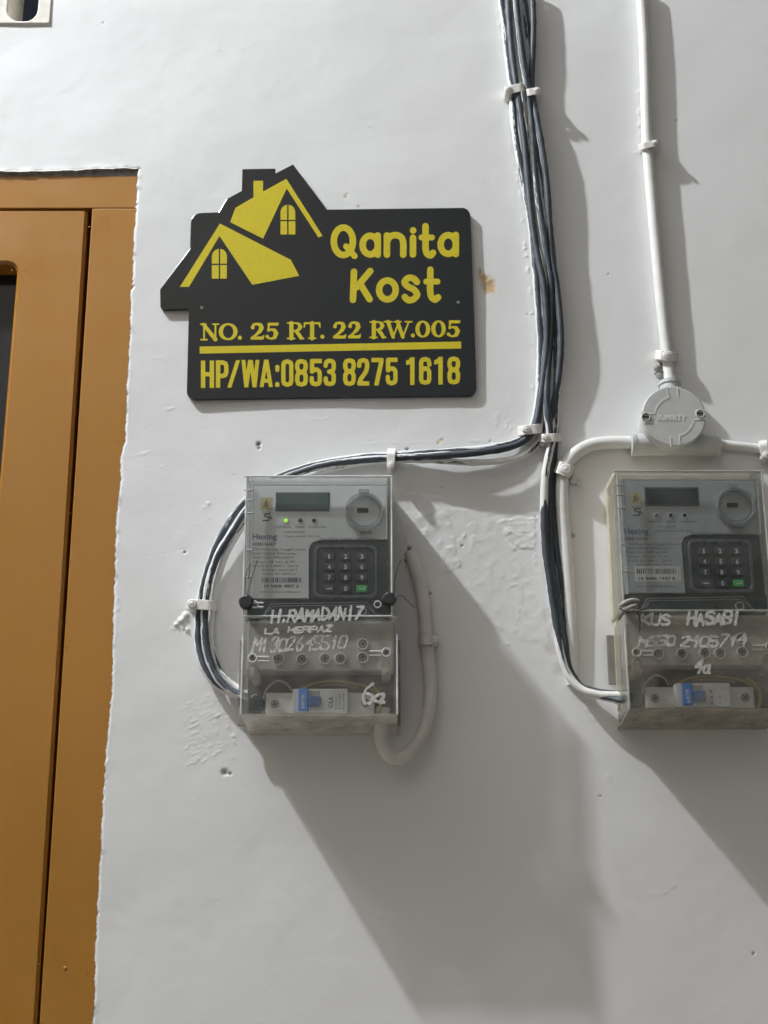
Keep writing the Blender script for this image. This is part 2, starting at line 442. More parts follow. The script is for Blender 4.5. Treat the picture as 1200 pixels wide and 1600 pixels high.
xs = axis(-.44, .36, -3.5, 3.5, E0); zs = axis(EYE-.09, EYE+.99, -.2, 4.6, T0)
XS, ZS = np.meshgrid(xs, zs)
edge_of_z = np.interp(zs, ez, ex) + .0012*fbm1(zs, 160, 3.1) + .0007*fbm1(zs, 600, 9.1)
top_of_x = np.interp(xs, tx, tz) + .0010*fbm1(xs, 120, 5.1)
above = np.clip((zs-T0)/.01, 0, 1)
edge_of_z = edge_of_z*(1-above) + np.interp(T0, ez, ex)*above
Xw = XS + (edge_of_z-E0)[:, None]*np.exp(-np.abs(XS-E0)/.035)
left = np.clip((E0+.0-XS)/.01+1, 0, 1)
Zw = ZS + ((top_of_x-T0)[None, :])*np.exp(-np.abs(ZS-T0)/.03)*left

# relief, in metres out of the wall
def gnoise(X, Z, s, seed, det=4, ax=1, az=1):
    """value-noise fractal on the sheet"""
    out = np.zeros(X.shape); amp = 1; tot = 0
    for o in range(det):
        f = s*2**o; u = X*f*ax+seed*13.7+o*5.1; v = Z*f*az+seed*7.3+o*9.7
        iu = np.floor(u).astype(int); iv = np.floor(v).astype(int); fu = u-iu; fv = v-iv
        fu = fu*fu*(3-2*fu); fv = fv*fv*(3-2*fv)
        def h(a, b):
            q = np.sin(a*127.1+b*311.7+seed*17.3)*43758.5453; return q-np.floor(q)
        n = (h(iu, iv)*(1-fu)+h(iu+1, iv)*fu)*(1-fv)+(h(iu, iv+1)*(1-fu)+h(iu+1, iv+1)*fu)*fv
        out += (n-.5)*amp; tot += amp*.5; amp *= .52
    return out/tot
near = np.clip(1-(np.maximum(np.abs(XS)-.45, 0)+np.maximum(np.abs(ZS-EYE-.45)-.6, 0))*6, 0, 1)
H = .0022*gnoise(Xw, Zw, 5, 1, 3) + (.00022*gnoise(Xw, Zw, 40, 2, 4) + .00005*gnoise(Xw, Zw, 90, 3, 4, ax=.5, az=1.3))*near
ST_ = np.zeros(H.shape+(4,), 'f'); ST_[..., 3] = 1
def region(cx, cz, r):
    i0, i1 = np.searchsorted(xs, (cx-r, cx+r)); j0, j1 = np.searchsorted(zs, (cz-r, cz+r)); return slice(j0, j1), slice(i0, i1)
def seg_dist(X, Z, pts):
    D = np.full(X.shape, 1e3); T = np.zeros(X.shape); n = len(pts)-1
    for i, (a, b) in enumerate(zip(pts, pts[1:])):
        dx, dz = b[0]-a[0], b[1]-a[1]; L = dx*dx+dz*dz+1e-12
        t = np.clip(((X-a[0])*dx+(Z-a[1])*dz)/L, 0, 1); d = np.hypot(X-a[0]-t*dx, Z-a[1]-t*dz)
        k = d < D; D = np.where(k, d, D); T = np.where(k, (i+t)/n, T)
    return D, T
def ridge(pxs, h=.0006, wd=.0012, jag=.0008, broken=.5, seed=0):
    """a bead, scrape or crack following photo pixels; h < 0 cuts in"""
    p = [P(*q) for q in pxs]; p = [(v.x, v.z) for v in p]
    cx = sum(q[0] for q in p)/len(p); cz = sum(q[1] for q in p)/len(p); r = max(math.hypot(q[0]-cx, q[1]-cz) for q in p)+.01
    sl = region(cx, cz, r); X, Z = Xw[sl], Zw[sl]
    if X.size == 0: return
    h *= .62
    jx = jag*gnoise(X, Z, 260, seed+5, 2); jz = jag*gnoise(X, Z, 260, seed+8, 2)
    D, T = seg_dist(X+jx, Z+jz, p)
    am = np.clip(.5+1.6*gnoise(X, Z, 220, seed+3, 2)+(.5-broken)*2, 0, 1.4)*np.clip(np.minimum(T, 1-T)*8+.25, 0, 1)
    H[sl] += h*np.exp(-(D/wd)**2)*am
def blob(px, py, r=5, h=.0012, stain=None, st=1.0, seed=0, asp=1.0, wd=None):
    c = P(px, py); r = r*.00059; sl = region(c.x, c.z, r*3+.003); X, Z = Xw[sl], Zw[sl]
    if X.size == 0: return
    D = np.hypot((X-c.x)/asp, Z-c.z)/r + .45*gnoise(X, Z, 300, seed+px*.37, 3)
    k = np.clip(1.25-D, 0, 1); k = k*k*(3-2*k); H[sl] += h*k
    if stain is not None: ST_[sl][..., stain] = np.maximum(ST_[sl][..., stain], k*st)
def patch(pxs, h=.0004, rough=.0004, s=150, soft=.002, seed=0, ax=1, az=1):
    """a trowelled repair: raised area with its own roughness"""
    p = [P(*q) for q in pxs]; p = [(v.x, v.z) for v in p]
    x0, x1 = min(q[0] for q in p)-.01, max(q[0] for q in p)+.01; z0, z1 = min(q[1] for q in p)-.01, max(q[1] for q in p)+.01
    i0, i1 = np.searchsorted(xs, (x0, x1)); j0, j1 = np.searchsorted(zs, (z0, z1)); sl = (slice(j0, j1), slice(i0, i1)); X, Z = Xw[sl], Zw[sl]
    ins = np.zeros(X.shape, bool); n = len(p)
    Xj = X+.004*gnoise(X, Z, 90, seed+2, 3); Zj = Z+.004*gnoise(X, Z, 90, seed+4, 3)
    for a, b in zip(p, p[1:]+p[:1]):
        c = ((a[1] > Zj) != (b[1] > Zj)) & (Xj < (b[0]-a[0])*(Zj-a[1])/(b[1]-a[1]+1e-12)+a[0]); ins ^= c
    D, _ = seg_dist(Xj, Zj, p+[p[0]]); k = np.where(ins, np.clip(D/soft, 0, 1), 0)
    g = gnoise(X, Z, s*1.5, seed, 4, ax, az)
    H[sl] += k*(.5*h+.32*rough*np.maximum(g, -.1)*1.6)

# lip of plaster round the door, lit along its rounded edge
de = np.abs(Xw-edge_of_z[:, None]); lipm = (ZS < T0+.004)
nz = 1+.9*gnoise(Xw, Zw, 130, 21, 3)
nz2 = np.clip(.15+1.5*gnoise(Xw, Zw, 70, 33, 4), 0, 1.5)
H += np.where(lipm & (XS >= E0), .0009*nz2*nz*np.exp(-(de/.0020)**2), 0)*np.where(de < .03, 1, 0)
H -= np.where((ZS <= T0+1e-9) & (XS >= E0-1e-9), .0014*np.exp(-(de/.0012)**2), 0)
dt = np.abs(Zw-top_of_x[None, :])
H += np.where((XS <= E0+.003) & (ZS >= T0), .0008*nz2*np.exp(-(dt/.004)**2), 0)*np.where(dt < .04, 1, 0)
for k_, (px, py) in enumerate([(205,462),(200,650),(188,790),(190,812),(186,838),(183,860),(184,945),(182,965),(181,985),(176,1050),(172,1120),(168,1150),(168,1180),(163,1215),(158,1290),(149,1490),(151,1570)]):
    ridge([(px, py-12), (px+3, py), (px, py+12)], .0009, .0011, .002, .8, k_)
    ridge([(px+5, py-6), (px+6, py+8)], -.0008, .0007, .001, .8, k_)
# grime and bare mortar where the plaster stops
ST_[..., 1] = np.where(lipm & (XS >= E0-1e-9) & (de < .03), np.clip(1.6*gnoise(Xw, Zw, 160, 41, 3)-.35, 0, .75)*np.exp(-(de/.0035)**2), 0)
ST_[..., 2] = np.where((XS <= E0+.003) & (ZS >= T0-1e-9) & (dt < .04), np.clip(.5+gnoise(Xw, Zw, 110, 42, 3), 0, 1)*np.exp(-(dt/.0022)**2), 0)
# scrapes, trowel marks and cracks
ridge([(225,868),(262,862),(298,852),(330,838)], .0007, .0010, .0012, .8, 1); ridge([(225,871),(262,865),(298,855)], -.0006, .0007, .001, .7, 2)
ridge([(305,800),(340,778),(372,760)], .0009, .0022, .002, .8, 3); ridge([(300,822),(318,815),(330,806)], .0008, .0016, .002, .9, 4)
ridge([(226,738),(250,730),(268,724)], .0005, .0008, .001, .6, 5); ridge([(205,715),(235,705),(262,700)], .0004, .0014, .002, .6, 6)
ridge([(220,700),(228,670),(226,640)], .0003, .0008, .001, .5, 61)
for k_ in range(17):
    y = 1082+k_*6.2; ridge([(287+random.uniform(-6, 8), y+22), (318, y+8), (340+random.uniform(0, 28), y-6)], random.uniform(.0003, .0007), .0009, .0012, .6, 30+k_)
ridge([(318,1160),(345,1163),(372,1162),(392,1160)], .0011, .0016, .002, .9, 50); ridge([(338,1110),(340,1150)], .0004, .0008, .001, .5, 51)
ridge([(350,1120),(362,1145),(370,1165)], .0010, .0016, .002, .8, 52)
ridge([(318,1188),(335,1186)], .0006, .0010, .001, .8, 53)
ridge([(380,1223),(392,1222)], .0006, .0008, .001, .8, 54)
ridge([(300,905),(296,930),(292,960)], .0006, .0010, .0015, .6, 55)
for q in ((284,970,6),(290,962,6),(276,976,4),(292,985,4)): blob(*q[:2], q[2], .0022, seed=q[0])
ridge([(268,985),(284,972),(292,965)], .0012, .0016, .002, .9, 57); ridge([(283,1000),(292,985)], .0008, .001, .002, .9, 58)
# above the left meter and under the sign
ridge([(560,694),(620,692),(680,691),(735,690),(755,686),(758,674)], .0005, .0009, .0012, .7, 70)
ridge([(565,706),(575,690),(585,684)], .0006, .0010, .0012, .8, 71); ridge([(575,716),(610,706),(640,700)], .0005, .0010, .0012, .7, 72)
ridge([(650,624),(654,634),(656,640)], -.0008, .0006, .0006, .9, 73); ridge([(758,674),(770,676),(788,678),(800,672)], .0009, .0012, .001, .9, 74)
for k_ in range(9): ridge([(766+k_*4.5, 632+k_*3), (772+k_*4, 650+k_*2), (770+k_*5, 672)], random.uniform(.0005, .0009), .0010, .0014, .75, 80+k_)
ridge([(690,662),(700,668),(690,678)], .0008, .0012, .0012, .8, 90); ridge([(600,656),(616,650),(618,668)], .0004, .0008, .001, .6, 91)
ridge([(792,150),(796,180),(797,215),(798,240)], .0006, .0009, .0015, .6, 92)
ridge([(445,736),(470,726),(500,720)], .0009, .0016, .002, .8, 93)
# the patched plaster between the meters
patch([(616,765),(660,772),(690,775),(700,800),(720,880),(690,900),(640,860),(615,800)], .0006, .0010, 120, seed=3)
patch([(625,800),(700,790),(760,800),(845,800),(850,900),(858,1010),(800,1000),(740,960),(690,900),(650,850)], .0004, .0008, 95, seed=4)
patch([(775,812),(835,805),(838,830),(836,862),(812,858),(790,838)], .0009, .0012, 120, soft=.0015, seed=5, ax=.6, az=2.2)
for k_ in range(9): ridge([(786+k_*2, 828+k_*4), (806, 836+k_*3.5), (828, 842+k_*4)], random.uniform(.0006, .0011), .0011, .0014, .8, 100+k_)
ridge([(788,820),(808,812),(826,806)], .0012, .0014, .001, .95, 110)
for a in ([(790,908),(808,902),(826,914),(835,910)], [(792,918),(810,912),(828,926)], [(836,820),(836,880),(838,940)], [(796,985),(806,978),(812,960),(828,954)], [(800,980),(812,992)], [(660,850),(672,844),(664,836)], [(700,886),(712,880),(720,868)], [(690,862),(696,880),(702,898)], [(705,850),(700,870),(703,885)], [(615,800),(650,840),(660,855)], [(640,780),(660,800),(656,815)], [(822,1020),(830,1032)], [(720,838),(740,834),(745,842)], [(850,970),(858,976),(850,984)], [(655,835),(668,828)], [(770,855),(765,865),(770,876)]):
    ridge(a, random.uniform(.0008, .0014), .0012, .0014, .9, int(a[0][0]))
for k_ in range(26):
    x = random.uniform(640, 850); y = random.uniform(790, 1010)
    if y-780 > (x-600)*1.25+40: continue
    L = random.uniform(6, 22); an = random.uniform(-1.2, .7); ridge([(x, y), (x+L*math.cos(an), y+L*math.sin(an))], random.uniform(-.0005, .0008), .0009, .0012, .8, 120+k_)
ridge([(845,620),(842,660)], .0006, .0010, .0014, .7, 160)
ridge([(842,262),(850,330),(858,372),(862,420),(870,470),(876,510),(872,560),(868,610)], .0030, .0016, .003, .95, 170)
ridge([(862,380),(872,440),(880,505),(876,540)], .0026, .0012, .003, .8, 171)
ridge([(806,250),(815,320),(822,400),(832,470),(834,560),(832,640)], .0020, .0014, .002, .9, 172)
ridge([(776,0),(788,70),(797,130)], .0020, .0014, .002, .9, 173)
ridge([(998,130),(1001,180),(1000,215)], .0016, .0012, .003, .8, 174); ridge([(985,238),(998,240),(1006,232)], .0018, .0014, .003, .9, 175)
ridge([(1022,440),(1026,500),(1026,545)], .0018, .0013, .003, .85, 176)
for k_, (x0_, y0_, x1_, y1_) in enumerate(((250,1015,262,1042),(440,1300,520,1270),(560,1420,640,1440),(1010,850,1040,842),(1100,300,1150,290),(330,80,420,60),(520,200,600,190),(240,560,280,552),(250,640,282,630),(460,650,520,655),(930,1180,960,1230),(1020,1400,1060,1380),(700,1500,760,1520))):
    ridge([(x0_, y0_), ((x0_+x1_)/2, (y0_+y1_)/2+4), (x1_, y1_)], .00045, .0016, .002, .7, 300+k_)
# by the right meter, right edge, lower wall
ridge([(1160,690),(1172,672),(1182,662),(1198,650)], .0006, .0008, .001, .8, 161)
ridge([(900,1080),(912,1104),(930,1130)], .0005, .0014, .002, .7, 162)
for a in ([(1108,1480),(1122,1460)], [(955,1256),(972,1258),(974,1248)], [(810,1520),(830,1514)], [(1052,1518),(1060,1514)], [(1148,560),(1170,552)], [(400,640),(410,632)], [(240,690),(244,680)], [(280,1300),(305,1245)], [(160,60),(150,62)], [(188,232),(212,226)], [(210,280),(222,276)], [(985,475),(990,470)], [(862,1062),(866,1085)]):
    ridge(a, random.uniform(.0003, .0006), .0009, .0012, .85, int(a[0][1]))
for k_ in range(46):      # brush ends and grit all over
    x = random.uniform(160, 1200); y = random.uniform(20, 1600); L = random.uniform(8, 40); an = random.uniform(-.5, .25)
    ridge([(x, y), (x+L*math.cos(an), y+L*math.sin(an))], random.uniform(-.00025, .00035), .0010, .0014, .8, 200+k_)
for k_ in range(22): blob(random.uniform(150, 1200), random.uniform(0, 1600), random.uniform(1.2, 2.2), random.uniform(.0001, .0004), seed=k_)
# knocks and nail holes through the paint
for px, py, r_, s_ in ((404,694,4.5,.8),(405,700,3,.8),(352,1206,6,.6),(359,1209,3,.7),(161,36,1.6,.4),(289,863,2.5,.5),(887,833,5,.8),(895,837,4,.5),(690,762,1.3,.2),(1058,187,1.8,.5),(672,927,2.5,.6),(637,866,5,.9),(635,875,4,.9),(640,858,4,.9),(1178,1490,1.8,.4),(938,1244,1.4,.4),(213,320,3,.5),(207,449,4,.5),(197,616,3,.5),(289,985,3,.4),(722,853,2,.5),(836,808,2,.5),(1192,371,2,.2),(951,428,1.3,.2),(824,490,1.3,.2),(365,742,1.3,.4),(636,703,3,.6),(766,690,2,.3)):
    blob(px, py, r_, -.0016, 1, s_, seed=px)
# flaked spots where an older ochre coat shows
for px, py, r_, a in ((750,424,6,.6),(755,433,8,.9),(762,440,9,1.1),(766,450,8,1.3),(769,444,7,.8),(757,448,6,.5)): blob(px, py, r_*1.4, -.0004, 0, .95, seed=px, asp=a)
for px, py, r_ in ((540,307,4),(560,322,3),(690,688,4),(684,692,3),(542,303,2)): blob(px, py, r_, -.0004, 0, .85, seed=px)
# dust rubbed onto the wall beside the dark cable
for px, py, r_, s_ in ((862,1010,14,.5),(852,960,12,.35),(874,1045,12,.5),(858,985,10,.3)): blob(px, py, r_, 0, 2, s_, seed=px)

ny, nx = XS.shape
V = np.stack([Xw, -H, Zw], -1).reshape(-1, 3)
idx = np.arange(ny*nx).reshape(ny, nx)
q = np.stack([idx[:-1, :-1], idx[:-1, 1:], idx[1:, 1:], idx[1:, :-1]], -1)
cx = .5*(xs[:-1]+xs[1:]); cz = .5*(zs[:-1]+zs[1:])
keep = ~((cx[None, :] < E0) & (cz[:, None] < T0) & (cx[None, :] > E0-1.0))
vb = P(79, 39); VX1, VZ0 = vb.x-.004, vb.z+.004; VX0, VZ1 = VX1-.19, VZ0+.19
keep &= ~((cx[None, :] < VX1) & (cx[None, :] > VX0) & (cz[:, None] > VZ0) & (cz[:, None] < VZ1))
Q = q[keep]
# turn the ragged door edges back into the wall
ie = int(np.argmin(abs(xs-E0))); it = int(np.argmin(abs(zs-T0)))
i2 = int(np.searchsorted(xs, E0-1.0))
loop = [idx[j, ie] for j in range(0, it+1)] + [idx[it, i] for i in range(ie-1, i2-1, -1)]
nb = len(V); back = V[loop].copy(); back[:, 1] = .03
V = np.concatenate([V, back]); L_ = len(loop)
Q = np.concatenate([Q, np.array([[loop[k], loop[k+1], nb+k+1, nb+k] for k in range(L_-1)])[:, ::-1]])
me = bpy.data.meshes.new('wall'); me.vertices.add(len(V)); me.vertices.foreach_set('co', V.astype('f').ravel())
me.loops.add(Q.size); me.loops.foreach_set('vertex_index', Q.astype('i').ravel())
me.polygons.add(len(Q)); me.polygons.foreach_set('loop_start', np.arange(len(Q), dtype='i')*4)
me.polygons.foreach_set('use_smooth', np.ones(len(Q), bool))
me.update(calc_edges=True)
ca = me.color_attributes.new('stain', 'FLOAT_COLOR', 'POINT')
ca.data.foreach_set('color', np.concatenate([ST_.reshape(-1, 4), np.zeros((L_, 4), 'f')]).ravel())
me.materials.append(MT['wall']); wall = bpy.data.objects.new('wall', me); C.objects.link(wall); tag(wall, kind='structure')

# the dim room behind the wall, seen through the vent slot
m = M()
for a in ((-3.6, 3.6, 1.8, 1.9, 0, 4.7), (-3.7, -3.6, .04, 1.9, 0, 4.7), (3.6, 3.7, .04, 1.9, 0, 4.7), (-3.6, 3.6, .04, 1.8, -.1, -.004)): m.box(*a)
tag(m.build('room_interior', MT['room']), kind='structure')

# ================================================================== VENT BLOCK
vo = tag(empty('ventilation_block', ((VX0+VX1)/2, 0, VZ0)), 'cream breeze block with rounded vertical slots set in the wall above the door', 'vent block')
def rrect(x0, x1, z0, z1, r, n=6):
    out = []
    for cx_, cz_, a0 in ((x1-r, z1-r, 0), (x0+r, z1-r, 90), (x0+r, z0+r, 180), (x1-r, z0+r, 270)):
        for k in range(n+1):
            a = R(a0+90*k/n); out.append((cx_+r*math.cos(a), cz_+r*math.sin(a)))
    return out
def holed(m, outer, holes, y0, y1, mi=0, cham=.002):
    """plate with openings: front face, chamfered reveals, outer sides"""
    bm = bmesh.new()
    def ring(pts, y): return [bm.verts.new((x, y, z)) for x, z in pts]
    def grow(pts, d):
        n = len(pts); out = []
        for i in range(n):
            a, b, c = pts[i-1], pts[i], pts[(i+1) % n]; t = Vector((c[0]-a[0], c[1]-a[1])).normalized()
            out.append((b[0]+t.y*d, b[1]-t.x*d))
        return out
    es = []; loops = []
    for pts, hole in [(outer, False)]+[(h, True) for h in holes]:
        fr = ring(grow(pts, cham if hole else -cham), y1); loops.append((pts, fr, hole))
        es += [bm.edges.new((fr[i], fr[(i+1) % len(fr)])) for i in range(len(fr))]
    bmesh.ops.triangle_fill(bm, use_beauty=True, use_dissolve=False, edges=es, normal=(0, -1, 0))
    for pts, fr, hole in loops:
        md = ring(pts, y1+cham); bk = ring(pts, y0); n = len(pts)
        for A, B in ((fr, md), (md, bk)):
            for i in range(n): bm.faces.new((A[i], A[(i+1) % n], B[(i+1) % n], B[i]))
    bmesh.ops.recalc_face_normals(bm, faces=bm.faces[:])
    m.bm(bm, mi)
s0 = P(11, 35); s1 = P(58, 35); sw = s1.x-s0.x; pitch_ = sw+.020
m = M(); holes = [rrect(s0.x-k*pitch_, s1.x-k*pitch_, s0.z, s0.z+.145, sw*.46) for k in range(4) if s0.x-k*pitch_ > VX0+.01]
holed(m, rrect(VX0-.004, VX1+.004, VZ0-.004, VZ1+.004, .003, 2), holes, .055, -.0022, cham=.0015); m.build('block', MT['cream'], vo)

# ================================================================== DOOR
dr = P(60, 1500)
door = tag(empty('door', (P(0, 800).x-.4, .003, 0)), 'glossy orange brown door in a matching frame at the left edge', 'door')
FY = .0032                                       # the frame face sits just behind the plaster
gapR = [P(143, 322), P(60, 1600)]
g1, g2 = gapR; gx = lambda z: g1.x+(g2.x-g1.x)*(g1.z-z)/(g1.z-g2.z)
gz = P(100, 323).z
m = M(); xe = E0+.035; zt = T0+.03
xl = P(0, 800).x-.9
hd = -.0
zb = 0.02
m.prism([(gx(zb), zb), (xe, zb), (xe, gz), (gx(gz), gz)], .06, FY, .0012)
mortar_z = P(100, 272.5).z
m.build('jamb', MT['orange'], door)
m = M(); m.prism([(xl, gz+.0003), (xe, gz+.0003)] + [(xe+(xl-xe)*k/200, mortar_z+.0009*mnoise.fractal(Vector((k*.21, 3, 0)), 1, 2, 4)) for k in range(201)], .06, FY, .0006); m.build('head', MT['orange'], door)
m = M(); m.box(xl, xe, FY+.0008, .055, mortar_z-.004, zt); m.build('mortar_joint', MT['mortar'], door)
gwt = .85*(P(143, 400).x-P(134.5, 400).x); gwb = .95*(P(60, 1590).x-P(55, 1590).x)
lt, lb = gx(gz)-gwt, gx(EYE-.07)-gwb; zl = gz-.0022
lx = lambda z: lt+(lb-lt)*(gz-z)/(gz-(EYE-.07))
lb0 = lx(zb)
hc = P(26, 409); hx2 = hc.x
hole = [(x, z) for x, z in rrect(hx2-.30, hx2, EYE-.5, hc.z, .0115)]
m = M(); holed(m, [(lt, zl), (xl+.03, zl), (xl+.03, zb), (lb0, zb)], [hole], .045, FY-.0005, cham=.003)
leaf = m.build('leaf', MT['orange'], door)
m = M(); m.box(hx2-.32, hx2+.02, .030, .034, EYE-.52, hc.z+.02); m.build('glass', MT['smoked'], leaf)
m = M(); m.box(xl-.02, xe, .065, .07, 0.0, zt+.02)
m.build('rebate', MT['dark_gap'], door)
# beads of thick paint and grit on the gloss
m = M()
for k in range(26):
    px, py = random.uniform(10, 190), random.uniform(290, 1590)
    p = P(px, py, -FY)
    if px > 205-.045*(py-265): continue
    r = random.uniform(.0004, .0010); m.lathe((p.x, FY, p.z), [(r, -.0002), (r*.8, r*.25), (r*.3, r*.42)], 8)
for (px, py, r) in ((96, 365, .0035), (60, 375, .003), (102, 1513, .002)):
    p = P(px, py, -FY); m.lathe((p.x, FY, p.z), [(r, -.0002), (r*.7, .0004), (r*.2, .0005)], 12)
m.build('paint_drips', MT['orange'], leaf)

# ================================================================== HOUSE SIGN
SD = .0048
sc_ = P(520, 470)
sign = tag(empty('house_sign', (sc_.x, 0, P(520, 620).z)), 'black acrylic house-shaped sign with yellow roofs and lettering, screwed to the white wall', 'sign')
def arc(cx_, cy_, r, a0, a1, n=6): return [(cx_+r*math.cos(R(a0+(a1-a0)*k/n)), cy_-r*math.sin(R(a0+(a1-a0)*k/n))) for k in range(n+1)]
out = [(378.7,264),(430.3,263.2),(430.7,270.5),(457.8,256.5),(511,327.3)]
out += arc(722,337.5,13,90,0) + arc(731.5,605.5,13,0,-90) + [(302.5,624)] + arc(304,611.5,12.2,-110,-178)
out += [(295,482.5)] + arc(256.5,478,6,-90,-180,3) + arc(257,454,7,180,140,3) + [(296.8,388.7)] + arc(314.5,349,16.5,180,92) + [(341.8,331.3),(354.8,310.2),(377.6,298)]
m = M(); m.prism([(P(x, y, SD).x, P(x, y, SD).z) for x, y in out], -.0012, -SD, .0004, 2); m.build('board', MT['board'], sign)
PD = SD+.00018
m = M(); ppoly(m, [(396,282.5),(411,282.5),(411,299.4),(447.4,279.3),(504,368.5),(497.5,371),(448,294.5),(411,373),(359.6,347),(367.8,324.8),(396,308.5)], PD); m.build('roof', MT['yellow'], sign)
m = M(); ppoly(m, [(343.6,349.2),(454.5,406),(467.5,431),(394.3,445),(343,368.7),(295.3,448.3),(281,448.3)], PD); m.build('roof', MT['yellow'], sign)
for x0, y0, x1, y1, xm, ym in ((438.3,319.8,461.4,366.4,449.8,344.6), (331,388.7,354.4,435.3,342.9,413)):
    r = (x1-x0)/2; g = 1.1
    for pts in ([(x0,y1-1),(x0,ym+g),(xm-g,ym+g),(xm-g,y1),(x0+1,y1)], [(xm+g,y1),(xm+g,ym+g),(x1,ym+g),(x1,y1-1),(x1-1,y1)],
                [(x0,ym-g),(x0,y0+r)]+[(xm-r*math.cos(R(a)), y0+r-r*math.sin(R(a))) for a in (20,40,60,80)]+[(xm-g,y0+.1),(xm-g,ym-g)],
                [(xm+g,ym-g),(xm+g,y0+.1)]+[(xm+r*math.cos(R(a)), y0+r-r*math.sin(R(a))) for a in (80,60,40,20)]+[(x1,y0+r),(x1,ym-g)]):
        m = M(); ppoly(m, pts, PD); m.build('window_pane', MT['yellow'], sign)
m = M(); ppoly(m, [(312,541.5),(720.5,533.6),(720.5,544.6),(312,552.6)], PD); m.build('underline', MT['yellow'], sign)
def el(cx_, cy_, rx, ry, r, a0=0, a1=360, n=24, rv=0, tilt=0):
    o = []
    for k in range(n+1):
        a = R(a0+(a1-a0)*k/n); x, y = rx*math.cos(a), -ry*math.sin(a)
        o.append((cx_+x+tilt*y, cy_+y, r+rv*abs(math.cos(a))))
    return o
Ls = lambda r, *p: [(x, y, r) for x, y in p]
r = 5.1
m = M()
for g in ([el(536.5,377,15,21.5,r), Ls(4.8,(541,385),(554,400))], [el(578.5,383,12,14.6,r), Ls(r,(590.3,368),(590.3,398))],
          [Ls(r,(604.5,368),(604.5,398)), Ls(r,*[q[:2] for q in spline([(604.5,380),(608,371),(617,367.3),(626,370),(630,379),(630,398)], 2)])],
          [Ls(r,(645.3,371.5),(645.3,397.5)), Ls(5.2,(645.5,360))],
          [Ls(r,*[q[:2] for q in spline([(664.8,353.5),(665,370),(665,388),(667.5,396.5),(673,399),(676.5,395)], 2)]), Ls(4.6,(658.5,371),(675,371))],
          [el(700.5,382,12,14.6,r), Ls(r,(712.2,367),(712.2,397))]): sdf_fill(m, g, PD)
m.build('lettering', MT['yellow'], sign)
m = M()
for g in ([Ls(r,(553.2,424.5),(551.5,468.5)), Ls(r,(578.5,423.5),(557,449)), Ls(r,(563,444),(577.5,467.5))], [el(605.3,453,13,14.8,r)],
          [Ls(r,*[q[:2] for q in spline([(651.5,440.5),(646,435),(637.5,434.5),(632,441),(637,447.5),(646,452),(651.8,460),(646,467.5),(638,469),(632.5,464)], 2)])],
          [Ls(r,*[q[:2] for q in spline([(672.4,421.5),(672.2,440),(672.2,456),(674.5,464.5),(680,468.3),(684.5,464.5)], 2)]), Ls(4.6,(666,440),(683.5,440))]): sdf_fill(m, g, PD)
m.build('lettering', MT['yellow'], sign)
def boxclip(x0, x1, y0, y1): return lambda X, Y: np.maximum(np.maximum(x0-X, X-x1), np.maximum(y0-Y, Y-y1))
# old-style serif line; unit glyphs: x 0..1, y 0 (base)..1 (top); radius in px
TK, TN, SF = 3.6, 1.5, 1.35
def bow(cx_, cy_, rx, ry, a0, a1, thick=TK, thin=TN, n=18):
    return [(cx_+rx*math.cos(R(a0+(a1-a0)*k/n)), cy_+ry*math.sin(R(a0+(a1-a0)*k/n)), thin+(thick-thin)*abs(math.cos(R(a0+(a1-a0)*k/n)))**1.3) for k in range(n+1)]
SER = {
 'N': [[(.2,.04,TN),(.2,.93,TN)],[(.17,.93,TK*.8),(.8,.07,TK)],[(.8,.07,TN),(.8,.95,TN)],[(.03,.95,SF),(.3,.95,SF)],[(.66,.95,SF),(.97,.95,SF)],[(.03,.05,SF),(.36,.05,SF)]],
 'O': [bow(.5,.5,.37,.44,0,360)], '0': [bow(.5,.5,.34,.44,0,360)],
 '.': [[(.5,.13,3.5)]],
 '2': [[(.2,.72,3.3),(.2,.73,3.3)],[(.16,.74,1.8),(.26,.89,2.2),(.47,.94,2.0),(.70,.86,3.4),(.76,.70,3.9),(.66,.5,3.3),(.42,.30,2.2),(.2,.13,2.3)],[(.16,.10,2.7),(.82,.10,2.7),(.90,.24,1.2)]],
 '5': [[(.28,.92,1.8),(.20,.52,1.6)],[(.26,.90,2.6),(.85,.90,2.6),(.92,.97,1.0)],[(.22,.52,1.6),(.42,.60,1.7),(.66,.55,3.0),(.77,.36,3.9),(.68,.14,3.2),(.44,.05,1.7),(.24,.09,1.8),(.14,.18,3.0)]],
 'R': [[(.28,.06,TK),(.28,.94,TK)],[(.06,.95,SF),(.4,.95,SF)],[(.06,.05,SF),(.48,.05,SF)],[(.3,.95,TN),(.56,.95,TN),(.74,.87,2.8),(.79,.73,3.6),(.72,.58,2.8),(.54,.50,TN),(.3,.50,TN)],[(.52,.48,2.2),(.70,.30,3.3),(.84,.08,3.1),(.98,.05,1.5)]],
 'T': [[(.5,.05,TK),(.5,.93,TK)],[(.3,.05,SF),(.7,.05,SF)],[(.08,.93,1.7),(.92,.93,1.7)],[(.10,.93,1.9),(.05,.68,1.0)],[(.90,.93,1.9),(.95,.68,1.0)]],
 'W': [[(.13,.95,3.2),(.32,.06,3.0)],[(.32,.06,1.6),(.52,.90,1.5)],[(.48,.95,3.2),(.67,.06,3.0)],[(.67,.06,1.6),(.88,.93,1.4)],[(.0,.95,SF),(.27,.95,SF)],[(.36,.95,SF),(.60,.95,SF)],[(.76,.95,SF),(1,.95,SF)]],
}
m = M()
